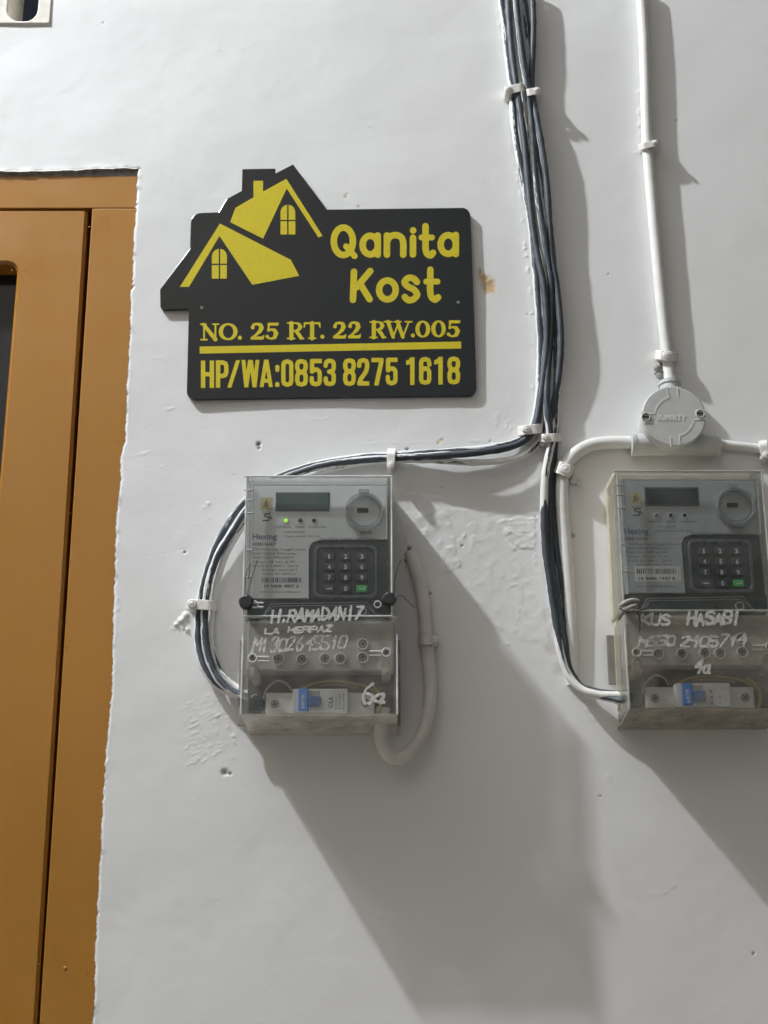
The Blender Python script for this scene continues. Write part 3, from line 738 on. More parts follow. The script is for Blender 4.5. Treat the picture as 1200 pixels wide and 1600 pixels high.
for ch, x0, x1 in (('N',313,342.5),('O',341,372),('.',371,378.5),('2',390,414.4),('5',414.4,436.5),('R',447.7,474.8),('T',473.8,501.5),('.',500,507.5),('2',518.7,542.5),('2',542.5,565.3),('R',576.7,603),('W',600.5,643.7),('.',641.5,648.7),('0',648.2,673),('0',673.2,697.2),('5',697.4,720.4)):
    sl = -4.9/370; yo = (x0-313)*sl
    st_ = [[(x0+(x1-x0)*a, 532+yo-26.8*b, q*.92) for a, b, q in s] for s in SER[ch]]
    sdf_fill(m, st_, PD, .55)
m.build('lettering', MT['yellow'], sign)
# tall condensed line
def CG(ch):
    q = 3.45
    def lp(x0, x1, y0, y1, r=.28, seg=(0, 1, 2, 3)): return None
    c = {
    'H': [[(.17,-.2),(.17,1.2)],[(.83,-.2),(.83,1.2)],[(.17,.5),(.83,.5)]],
    'P': [[(.17,-.2),(.17,1.2)],[(.17,.92),(.55,.92),(.76,.88),(.83,.78),(.83,.58),(.76,.47),(.55,.43),(.17,.43)]],
    '/': [[(.14,-.06),(.86,1.06)]],
    'W': [[(.11,1.1),(.28,0)],[(.28,0),(.5,1.1)],[(.5,1.1),(.72,0)],[(.72,0),(.89,1.1)]],
    'A': [[(.13,-.1),(.5,1.05)],[(.5,1.05),(.87,-.1)],[(.25,.23),(.75,.23)]],
    ':': [[(.5,.02),(.5,.10)],[(.5,.62),(.5,.72)]],
    '0': [[(.17,.22),(.17,.78),(.24,.88),(.5,.925),(.76,.88),(.83,.78),(.83,.22),(.76,.12),(.5,.075),(.24,.12),(.17,.22)]],
    '8': [[(.17,.68),(.17,.80),(.25,.89),(.5,.925),(.75,.89),(.83,.80),(.83,.68),(.73,.56),(.5,.525),(.27,.56),(.17,.68)],[(.17,.22),(.17,.38),(.27,.49),(.5,.525),(.73,.49),(.83,.38),(.83,.22),(.75,.11),(.5,.075),(.25,.11),(.17,.22)]],
    '5': [[(.9,.92),(.2,.92),(.2,.54)],[(.2,.54),(.36,.60),(.6,.61),(.77,.55),(.83,.44),(.83,.2),(.75,.11),(.5,.075),(.25,.11),(.17,.2),(.17,.30)]],
    '3': [[(.17,.74),(.17,.80),(.25,.89),(.5,.925),(.75,.89),(.83,.80),(.83,.66),(.72,.55),(.45,.525),(.72,.49),(.83,.38),(.83,.2),(.75,.11),(.5,.075),(.25,.11),(.17,.2),(.17,.28)]],
    '2': [[(.17,.72),(.17,.80),(.25,.89),(.5,.925),(.75,.89),(.83,.80),(.83,.68),(.72,.5),(.3,.24),(.19,.08)],[(.17,.08),(1.1,.08)]],
    '7': [[(-.1,.92),(.86,.92)],[(.84,.9),(.36,-.1)]],
    '1': [[(.68,-.2),(.68,1.2)],[(.05,.80),(.40,.84),(.66,.94)]],
    '6': [[(.83,.72),(.83,.80),(.75,.89),(.5,.925),(.25,.89),(.17,.80),(.17,.2),(.25,.11),(.5,.075),(.75,.11),(.83,.2),(.83,.46),(.72,.56),(.5,.59),(.3,.55),(.17,.46)]],
    }[ch]
    return c, q
m = M()
for ch, x0, x1 in (('H',313.8,334.6),('P',337.3,357),('/',354.4,375.8),('W',376.6,406),('A',405.4,426.7),(':',430,436.6),('0',439.4,458.5),('8',461,481),('5',483.8,503),('3',505.6,524.8),('8',536,556),('2',558,577),('7',580.2,599.3),('5',602.7,621.2),('1',634.5,648.9),('6',654.7,674),('1',678.5,693),('8',699,719)):
    c, q = CG(ch); yo = (x0-313)*(-5.8/400)
    yb, hh = 606.2+yo, 42.8+(x0-313)*.0018
    if ch in 'W/A': q *= .88
    sdf_fill(m, [[(x0+(x1-x0)*a, yb-hh*b, q) for a, b in s] for s in c], PD, .55, boxclip(x0, x1, yb-hh, yb))
m.build('lettering', MT['yellow'], sign)
for px, py in ((315.5, 481.5), (716.5, 473)):
    p = P(px, py, SD); m = M(); m.lathe((p.x, -SD, p.z), [(.0016, 0), (.0016, .0006), (.0011, .0011)], 14)
    m.box(p.x-.0010, p.x+.0010, -SD-.0009, -SD-.00135, p.z-.00022, p.z+.00022, mi=1); m.build('screw', [MT['screwcap'], MT['dark_gap']], sign)

# ================================================================== ELECTRICITY METERS
def hand(m, s, x0, y0, x1, y1, hgt, d, rad=1.6, seed=0, wob=.8, adv=None):
    """marker pen capitals between two baseline points (photo px)"""
    FT = {'H':'00,06;40,46;03,43','R':'00,06,36,45,43,33,03;23,40','A':'00,26,40;12,32','M':'00,06,23,46,40','D':'00,06,26,44,42,20,00','N':'00,06,40,46','I':'20,26','.':'20,21',
          'L':'06,00,40','E':'46,06,00,40;03,33','P':'00,06,36,45,43,33,03','Z':'06,46,00,40','1':'14,26,20','3':'05,16,36,45,34,23,34,42,30,10,01','0':'10,01,05,16,36,45,41,30,10','2':'05,16,36,45,44,00,40',
          '6':'36,14,02,10,30,42,33,13','4':'36,03,43;35,30','5':'46,06,03,33,42,41,30,00','K':'00,06;46,03,40','U':'06,01,10,30,41,46','S':'45,36,16,05,04,33,42,41,30,10,01','B':'00,06,36,45,44,33,03;33,42,41,30,00',
          '7':'06,46,10','a':'33,13,02,01,10,30,33,30,40',' ':'','W':'06,10,24,30,46','/':'00,46','8':'13,05,16,36,45,33,13,01,10,30,41,33','9':'43,13,05,16,36,45,43,20'}
    rd = random.Random(seed); n = len(s); st_ = []
    for i, ch in enumerate(s):
        t = i/max(1, n); cx_ = x0+(x1-x0)*t; cy_ = y0+(y1-y0)*t+rd.uniform(-wob, wob); cw = (x1-x0)/n*.80; hh = hgt*rd.uniform(.88, 1.1); sk = rd.uniform(.12, .3)
        for part in FT[ch].split(';'):
            if not part: continue
            pl = [(int(a[0])/4*cw+rd.uniform(-1, 1)*hgt*.05, int(a[1])/6*hh+rd.uniform(-1, 1)*hgt*.06) for a in part.split(',')]
            full = []
            for (a, b), (c, d_) in zip(pl, pl[1:]):
                for q_ in (0, .34, .67): full.append((a+(c-a)*q_+rd.uniform(-.35, .35), b+(d_-b)*q_+rd.uniform(-.35, .35)))
            full.append(pl[-1])
            st_.append([(cx_+a+sk*b, cy_-b, rad*rd.uniform(.65, 1.25)) for a, b in full])
    sdf_fill(m, st_, d, .7)

def cyl(m, px, py, r, d0, d1, mi=0, n=20, cham=.2):
    p = P(px, py, d1); r = r*.00056; m.lathe((p.x, -d0, p.z), [(r, 0), (r, d1-d0-r*cham), (r*(1-cham), d1-d0)], n, mi)
def ring(m, px, py, ro, ri, d0, d1, mi=0, n=36):
    p = P(px, py, d1); ro *= .00056; ri *= .00056; h = d1-d0; b = min(h*.3, (ro-ri)*.3)
    prof = [(ro, 0), (ro, h-b), (ro-b, h), (ri+b, h), (ri, h-b), (ri, 0)]
    vs = []; fs = []
    for rr, hh in prof:
        for k in range(n): a = 2*math.pi*k/n; vs.append((p.x+rr*math.cos(a), -d0-hh, p.z+rr*math.sin(a)))
    for i in range(len(prof)-1):
        for k in range(n): q2 = (k+1) % n; fs.append([i*n+k, i*n+q2, (i+1)*n+q2, (i+1)*n+k])
    m.add(vs, fs, mi, True)
def screw(parent, px, py, r, d0, d1, mat, name='screw', ang=.3):
    m = M(); cyl(m, px, py, r, d0, d1, 0); p = P(px, py, d1); rr = r*.00056*.62; c, s = math.cos(ang), math.sin(ang)
    for (a, b) in ((c, s), (-s, c)):
        q_ = rr*.22; y = -d1-.00012 - (.00004 if a == c else 0)
        m.add([(p.x+a*rr-b*q_, y, p.z+b*rr+a*q_), (p.x-a*rr-b*q_, y, p.z-b*rr+a*q_), (p.x-a*rr+b*q_, y, p.z-b*rr-a*q_), (p.x+a*rr+b*q_, y, p.z+b*rr-a*q_)], [[0, 1, 2, 3]], 1)
    return m.build(name, [mat, MT['dark_gap']], parent)

DF = .0745      # front of the upper cover off the wall
DP = .0640      # label panel
def make_meter(right):
    o3 = P(500, 940, 0); k = 'b' if right else 'a'
    X = lambda n: MT[n+'_b'] if right and n+'_b' in MT else MT[n]
    e = empty('electricity_meter', (o3.x, 0, P(500, 1130).z))
    # back tray and bracket
    m = M(); m.pbox(387 if right else 384, 746, 610, 968, .0005, .045, .003); m.pbox(387, 968.5, 617, 1116, .0005, .030, .003); m.build('base', X('mbase'), e)
    m = M(); m.pbox(379 if right else 373, 1000, 625.5, 1078 if right else 1134, .004 if right else .012, .0065 if right else .0165, .0008, 1); m.build('bracket', MT['steel'], e)
    # label panel (L-shaped) and slate keypad housing
    pt = lambda pl, d: [(P(x, y, d).x, P(x, y, d).z) for x, y in pl]
    m = M(); m.prism(pt([(393,758),(604,757),(604.5,843),(500,844),(488,848),(483,858),(483,935),(393,935)], DP), -.0475, -DP, .0006); pan = m.build('label_panel', X('panel'), e)
    m = M(); m.prism(pt([(500,845.5),(606,844.5),(608,938),(484.5,936),(484.5,859),(489,850)], DP-.001), -.0475, -(DP-.001), .0006)
    m.pbox(386, 936.5, 611, 966, .0475, DP-.003, .001); m.build('keypad_housing', MT['darkgreen'], e)
    m = M()
    for rr, d1, g in ((10, DP+.0035, 0),):
        a = P(491, 851, d1); b = P(590, 934, d1); q1 = rrect(a.x, b.x, b.z, a.z, rr*.00056)
        a2 = P(496, 856, d1); b2 = P(585, 929, d1); q2 = rrect(a2.x, b2.x, b2.z, a2.z, rr*.00046)
    holed(m, q1, [q2], -(DP-.0008), -(DP+.0035), cham=.0007); m.build('keypad_bezel', MT['bezel'], e)
    DK = DP+.0042
    m = M(); m.pbox(496, 856, 585, 929, DP-.0008, DP+.0006, .0004, 1); m.build('keypad_plate', MT['darkgreen'], e)
    digs = ['1','2','3','4','5','6','7','8','9','-','0','=']
    for i, dch in enumerate(digs):
        cx_ = (514.4, 539.9, 565.4)[i % 3]; cy_ = (868.9, 885.3, 902.0, 919.3)[i//3]
        m = M(); m.pbox(cx_-8.6, cy_-5.4, cx_+8.6, cy_+5.6, DP+.0007, DK, .0009, 2)
        ky = m.build('key', MT['green'] if dch == '=' else MT['key'], e)
        m = M(); dd = DK+.00012
        if dch == '-': m.pbox(cx_-4.5, cy_-.5, cx_+4.5, cy_+1, DK-.0001, dd)
        elif dch == '=': m.pbox(cx_-5, cy_-.2, cx_+4.5, cy_+1, DK-.0001, dd); m.pbox(cx_+3.6, cy_-2.6, cx_+5, cy_-.3, DK-.0001, dd)
        else: text(m, dch, cx_-(2.4 if dch != '1' else 1.4), cx_+(2.4 if dch != '1' else 1.2), cy_+4, 7.4, dd, .02)
        m.build('digit', MT['keyprint'], ky)
    # display, lights, optical port
    m = M(); m.pbox(430.5, 769, 515, 798.8, DP-.0003, DP+.0005, .0004, 1, 1); m.pbox(432.7, 771.3, 513, 796.6, DP, DP+.0008, 0, 1, 0)
    m.build('display', [X('lcd'), MT['ink']], e)
    for i, cx_ in enumerate((446.5, 469, 490.5)):
        m = M(); cyl(m, cx_, 813, 3.4, DP-.001, DP+.0012, 0, 12, .5); ring(m, cx_, 813, 4.6, 3.5, DP-.001, DP+.0008, 1, 16)
        m.build('indicator_light', [MT['led_on'] if (i == 0 and not right) else MT['black'], MT['paper']], e)
    m = M(); ring(m, 568.6, 797.4, 31.5, 28.8, DP, DF-.002, 0, 48); ring(m, 568.6, 797.4, 26, 24.8, DP, DP+.004, 0, 40)
    m.pbox(560, 764, 577, 769.5, DP, DF-.003, .0005); m.pbox(562, 826, 580, 831, DP, DF-.003, .0005)
    pr = m.build('optical_port', MT['port'], e)
    m = M(); m.pbox(558, 793.5, 575.5, 800.5, DP, DP+.0012, .0005, 1); m.build('port_eyes', MT['black'], pr)
    # print on the panel
    m = M(); d = DP+.00015
    m.pbox(407, 777, 426, 797, DP-.0002, d, 0, 1, 2); d2 = d+.0001
    for s_ in ([(412,793,.9),(415,784,1.1),(413,790,.8)], [(417,781,1.0),(416,792,.9)], [(420,785,1),(418,792,.8)]): sdf_fill(m, [s_], d2, .6, mi=3)
    text(m, 'PLN', 410, 423, 802, 3.4, d, 0, 0)
    sdf_fill(m, [[(422,803,1.2),(414,803,1.2),(413,806,1.2),(421,809,1.2),(420,813,1.2),(411,813.5,1.2)], [(421,806,1),(425,811,1)]], d, .6, mi=0)
    if right:
        for k_, a in enumerate(((402,832,440,843.5),)): pass
    text(m, 'Hexing', 394.5, 432.5, 842.5, 9.5, d, .02, 1)
    text(m, 'HXE116-KP', 395, 431, 852.5, 5, d, .02, 0)
    rows = [(395,478,860,'KWh Meter Fasa Tunggal 2 Kawat'),(395,467,866.5,'230V 5(60)A 50Hz kelas 1'),(395,460,872.5,'Meter konst. 1600 imp/kWh'),(395,462,879.5,'Prabayar  LPB  Suhu -25 70C'),(395,466,886,'SPLN D3 009-1  2012'),(410,464,892,'Produksi tahun 2014'),(410,462,898,'Standar IEC 62055-31')]
    for a, b, y, s_ in rows: text(m, s_, a, b, y, 3.6, d, .0, 0)
    if not right:
        text(m, '14 5408 4807 6', 413, 467, 918, 5, d, .02, 0)
    else:
        m.pbox(405, 893, 478, 917, DP-.0002, d, 0, 1, 4); text(m, '14 4486 1927 8', 411, 468, 914.5, 5, d2, .02, 0)
    yb0, yb1, db = (902.5, 910, d) if not right else (897, 905, d2)
    x = 409.0; rd = random.Random(5 if right else 9)
    while x < 470: wq = rd.choice((.8, 1.2, 1.9)); m.pbox(x, yb0, x+wq, yb1, DP-.0001, db); x += wq+rd.choice((.8, 1.1, 1.8))
    text(m, 'www.meter prabayar', 405, 470, 926, 3, d, 0, 0)
    for a, b, y, s_ in ((433,455,824.5,'KWh/imp'),(462,476,824.5,'Relay'),(482,510,824.5,'Tamper/Sisa'),(446,476,832.5,'1.600 imp/kWh'),(443,500,839,'1 Nyala: normal  No. seri'),(498,590,843,'Tera 2014  sampai 2024  Kelas 1')): text(m, s_, a, b, y, 3.2, d, 0, 0)
    m.build('print', [MT['ink'], MT['inkblue'], MT['inkyellow'], MT['inkdeep'], MT['paper']], pan)
    # clear upper cover: pane, four walls, raised rim
    m = M()
    m.pbox(381.5, 743, 613, 961, DF-.0012, DF, .0006, 2)
    m.pbox(381.5, 744, 385, 961, .020, DF-.0016, .0004, 1); m.pbox(609.5, 744, 613, 961, .020, DF-.0016, .0004, 1)
    m.pbox(385.2, 743, 609.3, 746, .020, DF-.0016, .0004, 1)
    m.build('clear_cover', X('clear'), e)
    m = M()
    for a in ((381,742.5,613.5,744.8), (381,745.2,383.8,960), (610.8,745.2,613.5,960)): m.pbox(*a, DF-.002, DF+.0007, .0004, 1)
    for a in ((393,756,605,757.8), (392.6,758.2,394.2,932), (603.6,758.2,605.2,842)): m.pbox(*a, DF-.004, DF-.0014, .0003, 1)
    for y in (764, 780, 800, 858, 900): m.pbox(381, y, 394, y+1.4, DF-.0030, DF+.0008, .0002, 1)
    m.build('cover_rim', X('clear_edge'), e)
    # ridge lines across the slate band
    m = M()
    d = DP-.0026
    for pl in ([(414,957,.7),(424,943.5,.7),(573,941,.7),(584,955,.7)], [(410,963,.6),(427,947,.6),(570,945,.6),(590,962,.6)], [(395,966,.6),(412,964,.6)]): sdf_fill(m, [pl], d, .6)
    ring(m, 566, 955, 7.5, 5.5, d-.001, d+.003); m.build('band_ridges', MT['inklight'], e)
    # terminal block, screws, recess
    m = M(); m.pbox(386, 969, 615, 1048, .0305, .056, .0015); m.build('terminal_block', MT['block'], e)
    m = M(); m.pbox(387, 1050, 616, 1116, .0305, .033, .0004, 1)
    text(m, 'L1  beban  N  sumber  L2', 425, 520, 1056, 4.5, .0334, 0, 1); m.build('terminal_recess', [MT['block_dark'], MT['inklight']], e)
    for px, py in ((435,1029.7),(472,1029.7),(508,1028.8),(532,1028.8),(567,1027),(567,1006)):
        m = M(); ring(m, px, py, 9.4, 7.2, .0555, .060); rg = m.build('terminal_collar', MT['carrier'], e); screw(rg, px, py, 6.6, .0555, .0575, MT['steel'], 'terminal_screw', random.uniform(0, 1.5))
    # breaker on its carrier
    m = M(); m.pbox(415, 1082, 585, 1116, .0335, .048, .0012)
    m.pbox(586, 1072, 606, 1116, .0335, .040, .0012, mi=1)
    m.build('carrier', [MT['carrier'], MT['block_dark']], e)
    screw(e, 429.4, 1100, 7, .0475, .0492, MT['steel']); screw(e, 571, 1098, 7, .0475, .0492, MT['steel'], ang=1)
    br = empty('breaker', P(500, 1100)-wloc(e)); br.parent = e
    m = M(); m.pbox(457, 1076, 543, 1113.5, .0483, .060, .0012); m.build('breaker_body', MT['breaker'], br)
    m = M(); m.pbox(466.3, 1075.5, 481.5, 1110, .0585, .0645, .001); m.build('toggle_guard', MT['blue'], br)
    m = M(); m.pbox(482, 1087, 501.5, 1103.5, .0598, .0665, .0015); m.pbox(483, 1079, 500, 1086.5, .0598, .0603, .0002, 1, 1); m.build('toggle', [MT['blue_dark'], MT['block']], br)
    m = M(); m.pbox(505, 1078, 541, 1112, .0599, .0602, 0, 1, 1)
    if right: text(m, 'CL4', 514, 538, 1110, 5, .0604, .02, 0, 1); text(m, 'C4', 527, 540, 1108, 4, .0604, 0, 0, 1)
    else:
        text(m, 'CL6', 520, 520+17, 1106, 7, .0604, .03, 0, 1)
        for kx, s_ in ((527, '230V~'), (532.5, '6000'), (538.5, 'IEC 898')): text(m, s_, kx, kx+25, 1109, 3.6, .0604, 0, 0, 1)
    text(m, 'ELEKTER', 473.5+2, 475.5+22, 1107, 5, .0647, .02, 2, 1)
    m.build('sticker', [MT['ink'], MT['paper'], MT['breaker']], br)
    # wires inside
    def wire(pts, r, mat, n=8):
        m = M(); m.tube([P(*q) for q in spline(pts, 4)], r*.00056, n); return m.build('wire', mat, e)
    wire([(412,1113,.040),(411,1098,.044),(416,1078,.046),(432,1064,.046),(448,1068,.044),(456,1080,.040)], 1.7, MT['clearwire'])
    wire([(470,1078,.043),(488,1069,.044),(520,1064,.045),(552,1068,.044),(575,1074,.043),(592,1086,.04)], 2.3, MT['ochre'])
    wire([(480,1076,.040),(500,1071,.041),(530,1070,.041),(560,1074,.041)], 2.1, MT['ochre'])
    wire([(590,1116,.047),(595,1100,.047),(592,1082,.046),(578,1068,.043)], 2.6, MT['ochre'])
    m = M(); m.pbox(388, 1089, 413, 1111, .0335, .046, .002); m.build('cable_gland', MT['darkgreen'], e)
    m = M(); m.tube([P(*q) for q in spline([(597,1090,.036),(600,1100,.040),(597,1115,.040)], 3)], .0055, 12); m.build('wire', MT['block_dark'], e)
    # terminal cover: profile in (photo y, depth), run across
    prof = [(962.5, DF-.003), (966, DF-.0005), (974, DF+.0015), (984, DF+.001), (989, DF-.0015), (1000, DF-.002), (1117, DF-.002)]
    xl_, xr_ = P(378, 1040, DF).x, P(620.5, 1040, DF).x
    def cover(mm, prof, x0, x1, th=.0012):
        pts = [P(500, y, d_) for y, d_ in prof]
        n = len(pts); vs = []; fs = []
        for j, off in enumerate((0, th)):
            for x in (x0, x1):
                for p in pts: vs.append((x, p.y+off, p.z))
        for i in range(n-1):
            fs.append([i, i+1, n+i+1, n+i]); fs.append([2*n+i, 3*n+i, 3*n+i+1, 2*n+i+1])
        fs += [[0, n, 3*n, 2*n], [n-1, 3*n-1, 4*n-1, 2*n-1]]
        mm.add(vs, fs)
    m = M(); cover(m, prof, xl_, xr_)
    for x in (xl_, xr_-.0015):
        zt_ = P(500, 966, DF).z; zb_ = P(500, 1117, DF).z; m.box(x, x+.0015, -.012, -(DF-.0038), zb_, zt_)
    m.build('terminal_cover', X('clear_low'), e)
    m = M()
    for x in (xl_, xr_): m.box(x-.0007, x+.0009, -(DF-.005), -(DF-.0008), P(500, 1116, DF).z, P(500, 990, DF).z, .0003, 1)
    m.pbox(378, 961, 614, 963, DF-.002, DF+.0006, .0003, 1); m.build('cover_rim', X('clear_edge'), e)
    # screw bosses of the cover
    for px, py, s_ in ((394.6, 1027.8, 1), (603.7, 1019, -1)):
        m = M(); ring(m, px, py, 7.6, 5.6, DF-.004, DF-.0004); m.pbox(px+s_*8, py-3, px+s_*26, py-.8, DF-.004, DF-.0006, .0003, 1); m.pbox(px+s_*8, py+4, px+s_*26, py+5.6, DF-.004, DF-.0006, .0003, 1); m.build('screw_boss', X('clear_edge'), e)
        m = M()
        if s_ > 0: m.pbox(389, 1037, 403, 1062, .034, DF-.003, .003, 2)
        else: m.pbox(596, 1030, 611, 1056, .034, DF-.003, .003, 2)
        m.build('cover_post', X('lip'), e)
    screw(e, 394.6, 1027.8, 4.6, DF-.012, DF-.006, MT['steel'], 'cover_screw'); screw(e, 603.7, 1019, 4.6, DF-.012, DF-.006, MT['steel'], 'cover_screw')
    # sloping bottom lip
    a = P(500, 1117.5, DF-.002); zlo = a.z-.0075; zf = a.z
    m = M(); y0_, y1_ = -.0005, -(DF-.002)
    vs = [(xl_, y1_, zf), (xr_, y1_, zf), (xr_+.001, y0_, zlo), (xl_+.001, y0_, zlo), (xl_, y1_, zf+.0014), (xr_, y1_, zf+.0014), (xr_+.001, y0_, zlo+.0014), (xl_+.001, y0_, zlo+.0014)]
    m.add(vs, [[3, 2, 1, 0], [4, 5, 6, 7], [0, 1, 5, 4], [1, 2, 6, 5], [2, 3, 7, 6], [3, 0, 4, 7]])
    m.box(xl_+.002, xr_-.002, -.0006, -.0306, zlo+.0065, P(500, 1117, .03).z-.0002, .001, 1)
    m.build('bottom_lip', X('lip'), e)
    # seals and marker writing
    if not right:
        for px, py, r_, sd in ((384.5, 940.5, 12.5, 1), (608, 935.5, 11.5, 2)):
            p = P(px, py, DF+.003); m = M(); rr = r_*.00055; pts = []
            rd = random.Random(sd); n = 14; out_ = [(p.x+rr*rd.uniform(.86, 1.08)*math.cos(2*math.pi*k_/n), p.z+rr*rd.uniform(.86, 1.08)*math.sin(2*math.pi*k_/n)) for k_ in range(n)]
            m.prism(out_, -(DF-.001), -(DF+.0045), .0012, 2); sl_ = m.build('seal', MT['black'], e)
            m = M()
            for q_ in (((383,930,DF+.002),(384,900,DF+.002),(391,880,DF+.0015),(388,905,DF+.002)), ((386,930,DF+.002),(393,905,DF+.002),(402,875,DF+.002))) if sd == 1 else (((616,928,DF),(618,900,DF-.004),(626,875,DF-.012)), ((618,936,DF),(627,930,DF-.002),(648,950,DF-.012))):
                m.tube([P(*z) for z in spline(q_, 4)], .00035, 6)
            m.build('seal_wire', MT['wire'], sl_)
        m = M(); ring(m, 590, 944, 6, 4.4, DF-.002, DF+.001); m.build('seal_lug', X('clear_edge'), e)
        m = M(); ring(m, 398, 944, 6, 4.4, DF-.002, DF+.001); m.pbox(394, 940.5, 412, 942.5, DF-.002, DF+.0012, .0004, 1); m.pbox(394, 947, 412, 949, DF-.002, DF+.0012, .0004, 1); m.build('seal_lug', X('clear_edge'), e)
        m = M(); hand(m, 'H.RAMADANI7', 424, 973, 566, 966, 19, DF+.0019, 2.1, 3); m.build('marker_writing', MT['marker'], e); m = M(); hand(m, 'LA MERPAZ', 414, 991, 520, 986, 9.5, DF+.0019, 1.3, 4); m.build('marker_writing', MT['marker'], e)
        m = M(); hand(m, 'M1302645510', 394, 1018, 542, 1013, 20, DF-.0015, 1.6, 6); m.build('marker_writing', MT['marker'], e); m = M(); hand(m, '6a', 566, 1099, 604, 1096, 29, DF-.0015, 2.2, 8)
        m.build('marker_writing', MT['marker'], e)
    return e
ML = tag(make_meter(False), 'cleaner prepaid electricity meter with lit green light and two black seals, below the house sign', 'electricity meter', 'prepaid electricity meters on the wall')
MR = tag(make_meter(True), 'dusty prepaid electricity meter with cream sides, hung below the round junction box', 'electricity meter', 'prepaid electricity meters on the wall')
dR = P(1008.3, 763.2, .064)-P(432.7, 771.3, .064); dR.y = 0
MR.location += dR
# what only the dusty meter has: written straight at its own place
m = M(); hand(m, 'KUS', 1001, 977, 1048, 975, 17, DF+.0019, 2.1, 13); m.build('marker_writing', MT['marker_b'], MR); m = M(); hand(m, 'HASABI', 1073, 976, 1158, 974, 18, DF+.0019, 2.3, 14); m.build('marker_writing', MT['marker_b'], MR)
m = M(); hand(m, 'M550', 998, 1009, 1056, 1007, 14, DF-.0015, 2.0, 15); m.build('marker_writing', MT['marker_b'], MR); m = M(); hand(m, '2405714', 1064, 1010, 1168, 1008, 16, DF-.0015, 2.1, 16); m.build('marker_writing', MT['marker_b'], MR); m = M(); hand(m, '4a', 1084, 1052, 1112, 1050, 19, DF-.0015, 2.3, 17)
m.build('marker_writing', MT['marker_b'], MR)
m = M()
for q_ in ([(968,948,.078),(978,941,.082),(990,938,.080),(1000,941,.077)], [(974,953,.079),(986,948,.082),(996,946,.079)]):
    m.tube([P(*z) for z in spline(q_, 3)], [.0012]+[.0022]*(len(spline(q_, 3))-2)+[.0012], 8)
lp_ = m.build('seal_stub', MT['lump'], MR)
m = M(); m.tube([P(*z) for z in spline([(968,950,.078),(980,957,.080),(994,955,.079),(1000,970,.078),(998,990,.077)], 4)], .0006, 6); m.tube([P(*z) for z in spline([(996,955,.079),(1010,950,.078),(1014,943,.077)], 4)], .0005, 6); m.build('seal_wire', MT['wire'], lp_)

# ================================================================== CABLES
def cable(name, pts, r, mat, label, cat='cable', group=None, n=12, caps=True, lumps=0, step=5, weave=0, ph=0):
    sp = spline(pts, step)
    if weave:
        sp = [(x+weave*math.sin(i*.11+ph)*min(1, i/6), y+weave*.3*math.cos(i*.09+ph), max(.003, d+.0011*math.cos(i*.11+ph)) if y > -30 and i < len(sp)-14 else d) for i, (x, y, d) in enumerate(sp)]
    pv = [P(*q) for q in sp]; rr = [r]*len(pv)
    if lumps: rr = [r*(1+lumps*mnoise.noise(Vector((p.x*120, p.z*120, r*1000)))) for p in pv]
    m = M(); m.tube(pv, rr, n, caps=caps); base = pv[len(pv)//2]
    o = m.build(name, mat, loc=base); return tag(o, label, cat, group)
G1 = 'supply cables running down the wall'
A = [  # to the left meter
 ('c_mix', .0036, [(779,-25,.005),(786,40,.006),(792,90,.006),(801,140,.0055),(806,200,.006),(815,270,.007),(826,340,.007),(834,400,.007),(841,450,.007),(845,520,.006),(842,580,.006),(838,630,.006),(832,664,.0055),(818,684,.006),(790,695,.009),(740,703,.010),(680,708,.009),(612,712,.006),(560,715,.006),(510,722,.007),(470,733,.008),(430,748,.008),(398,770,.009),(372,795,.010),(350,826,.011),(333,860,.011),(321,900,.009),(313,945,.006),(311,985,.006),(313,1020,.007),(323,1050,.009),(343,1074,.010),(370,1086,.012),(392,1092,.02),(400,1093,.036)],
  'leftmost cable of the bundle, slate with a white painted edge, looping into the left meter'),
 ('c_loop', .0036, [(790,-25,.0125),(797,40,.0135),(803,90,.013),(809,140,.0125),(815,200,.0135),(822,270,.014),(832,340,.0145),(842,400,.014),(850,450,.014),(852,520,.013),(849,580,.013),(845,630,.013),(838,666,.012),(822,688,.0125),(795,700,.015),(740,708,.0165),(680,712,.015),(612,715.5,.0125),(560,719,.012),(505,728,.013),(462,741,.014),(430,755,.015),(402,778,.016),(380,802,.0165),(360,835,.0175),(343,866,.0175),(330,903,.0155),(322,945,.0125),(319,985,.0125),(322,1020,.0135),(333,1052,.015),(352,1075,.017),(374,1086,.019),(392,1091,.025),(400,1092,.036)],
  'dark slate cable on top of the loop that rounds the left meter'),
 ('c_white', .0031, [(801,-25,.005),(808,40,.006),(812,90,.006),(816,140,.0055),(822,200,.006),(829,270,.006),(838,340,.006),(848,400,.006),(853,450,.006),(857,520,.006),(853,580,.006),(849,630,.006),(846,664,.0055),(838,692,.007),(816,711,.012),(780,720,.015),(730,722,.015),(680,719,.011),(612,719,.006),(560,724,.006),(512,734,.007),(475,746,.008),(440,765,.009),(412,786,.010),(388,812,.011),(366,845,.011),(350,875,.011),(338,908,.009),(330,945,.006),(328,985,.006),(332,1018,.007),(344,1046,.009),(362,1066,.010),(380,1078,.012),(394,1086,.02),(401,1090,.036)],
  'white painted cable sagging lowest between the bundle and the left meter'),
]
for i_, (mt, r_, pts, lb) in enumerate(A): cable('electric_cable', pts, r_, MT[mt], lb, group=G1, lumps=.16, weave=2.4, ph=i_*2.1)
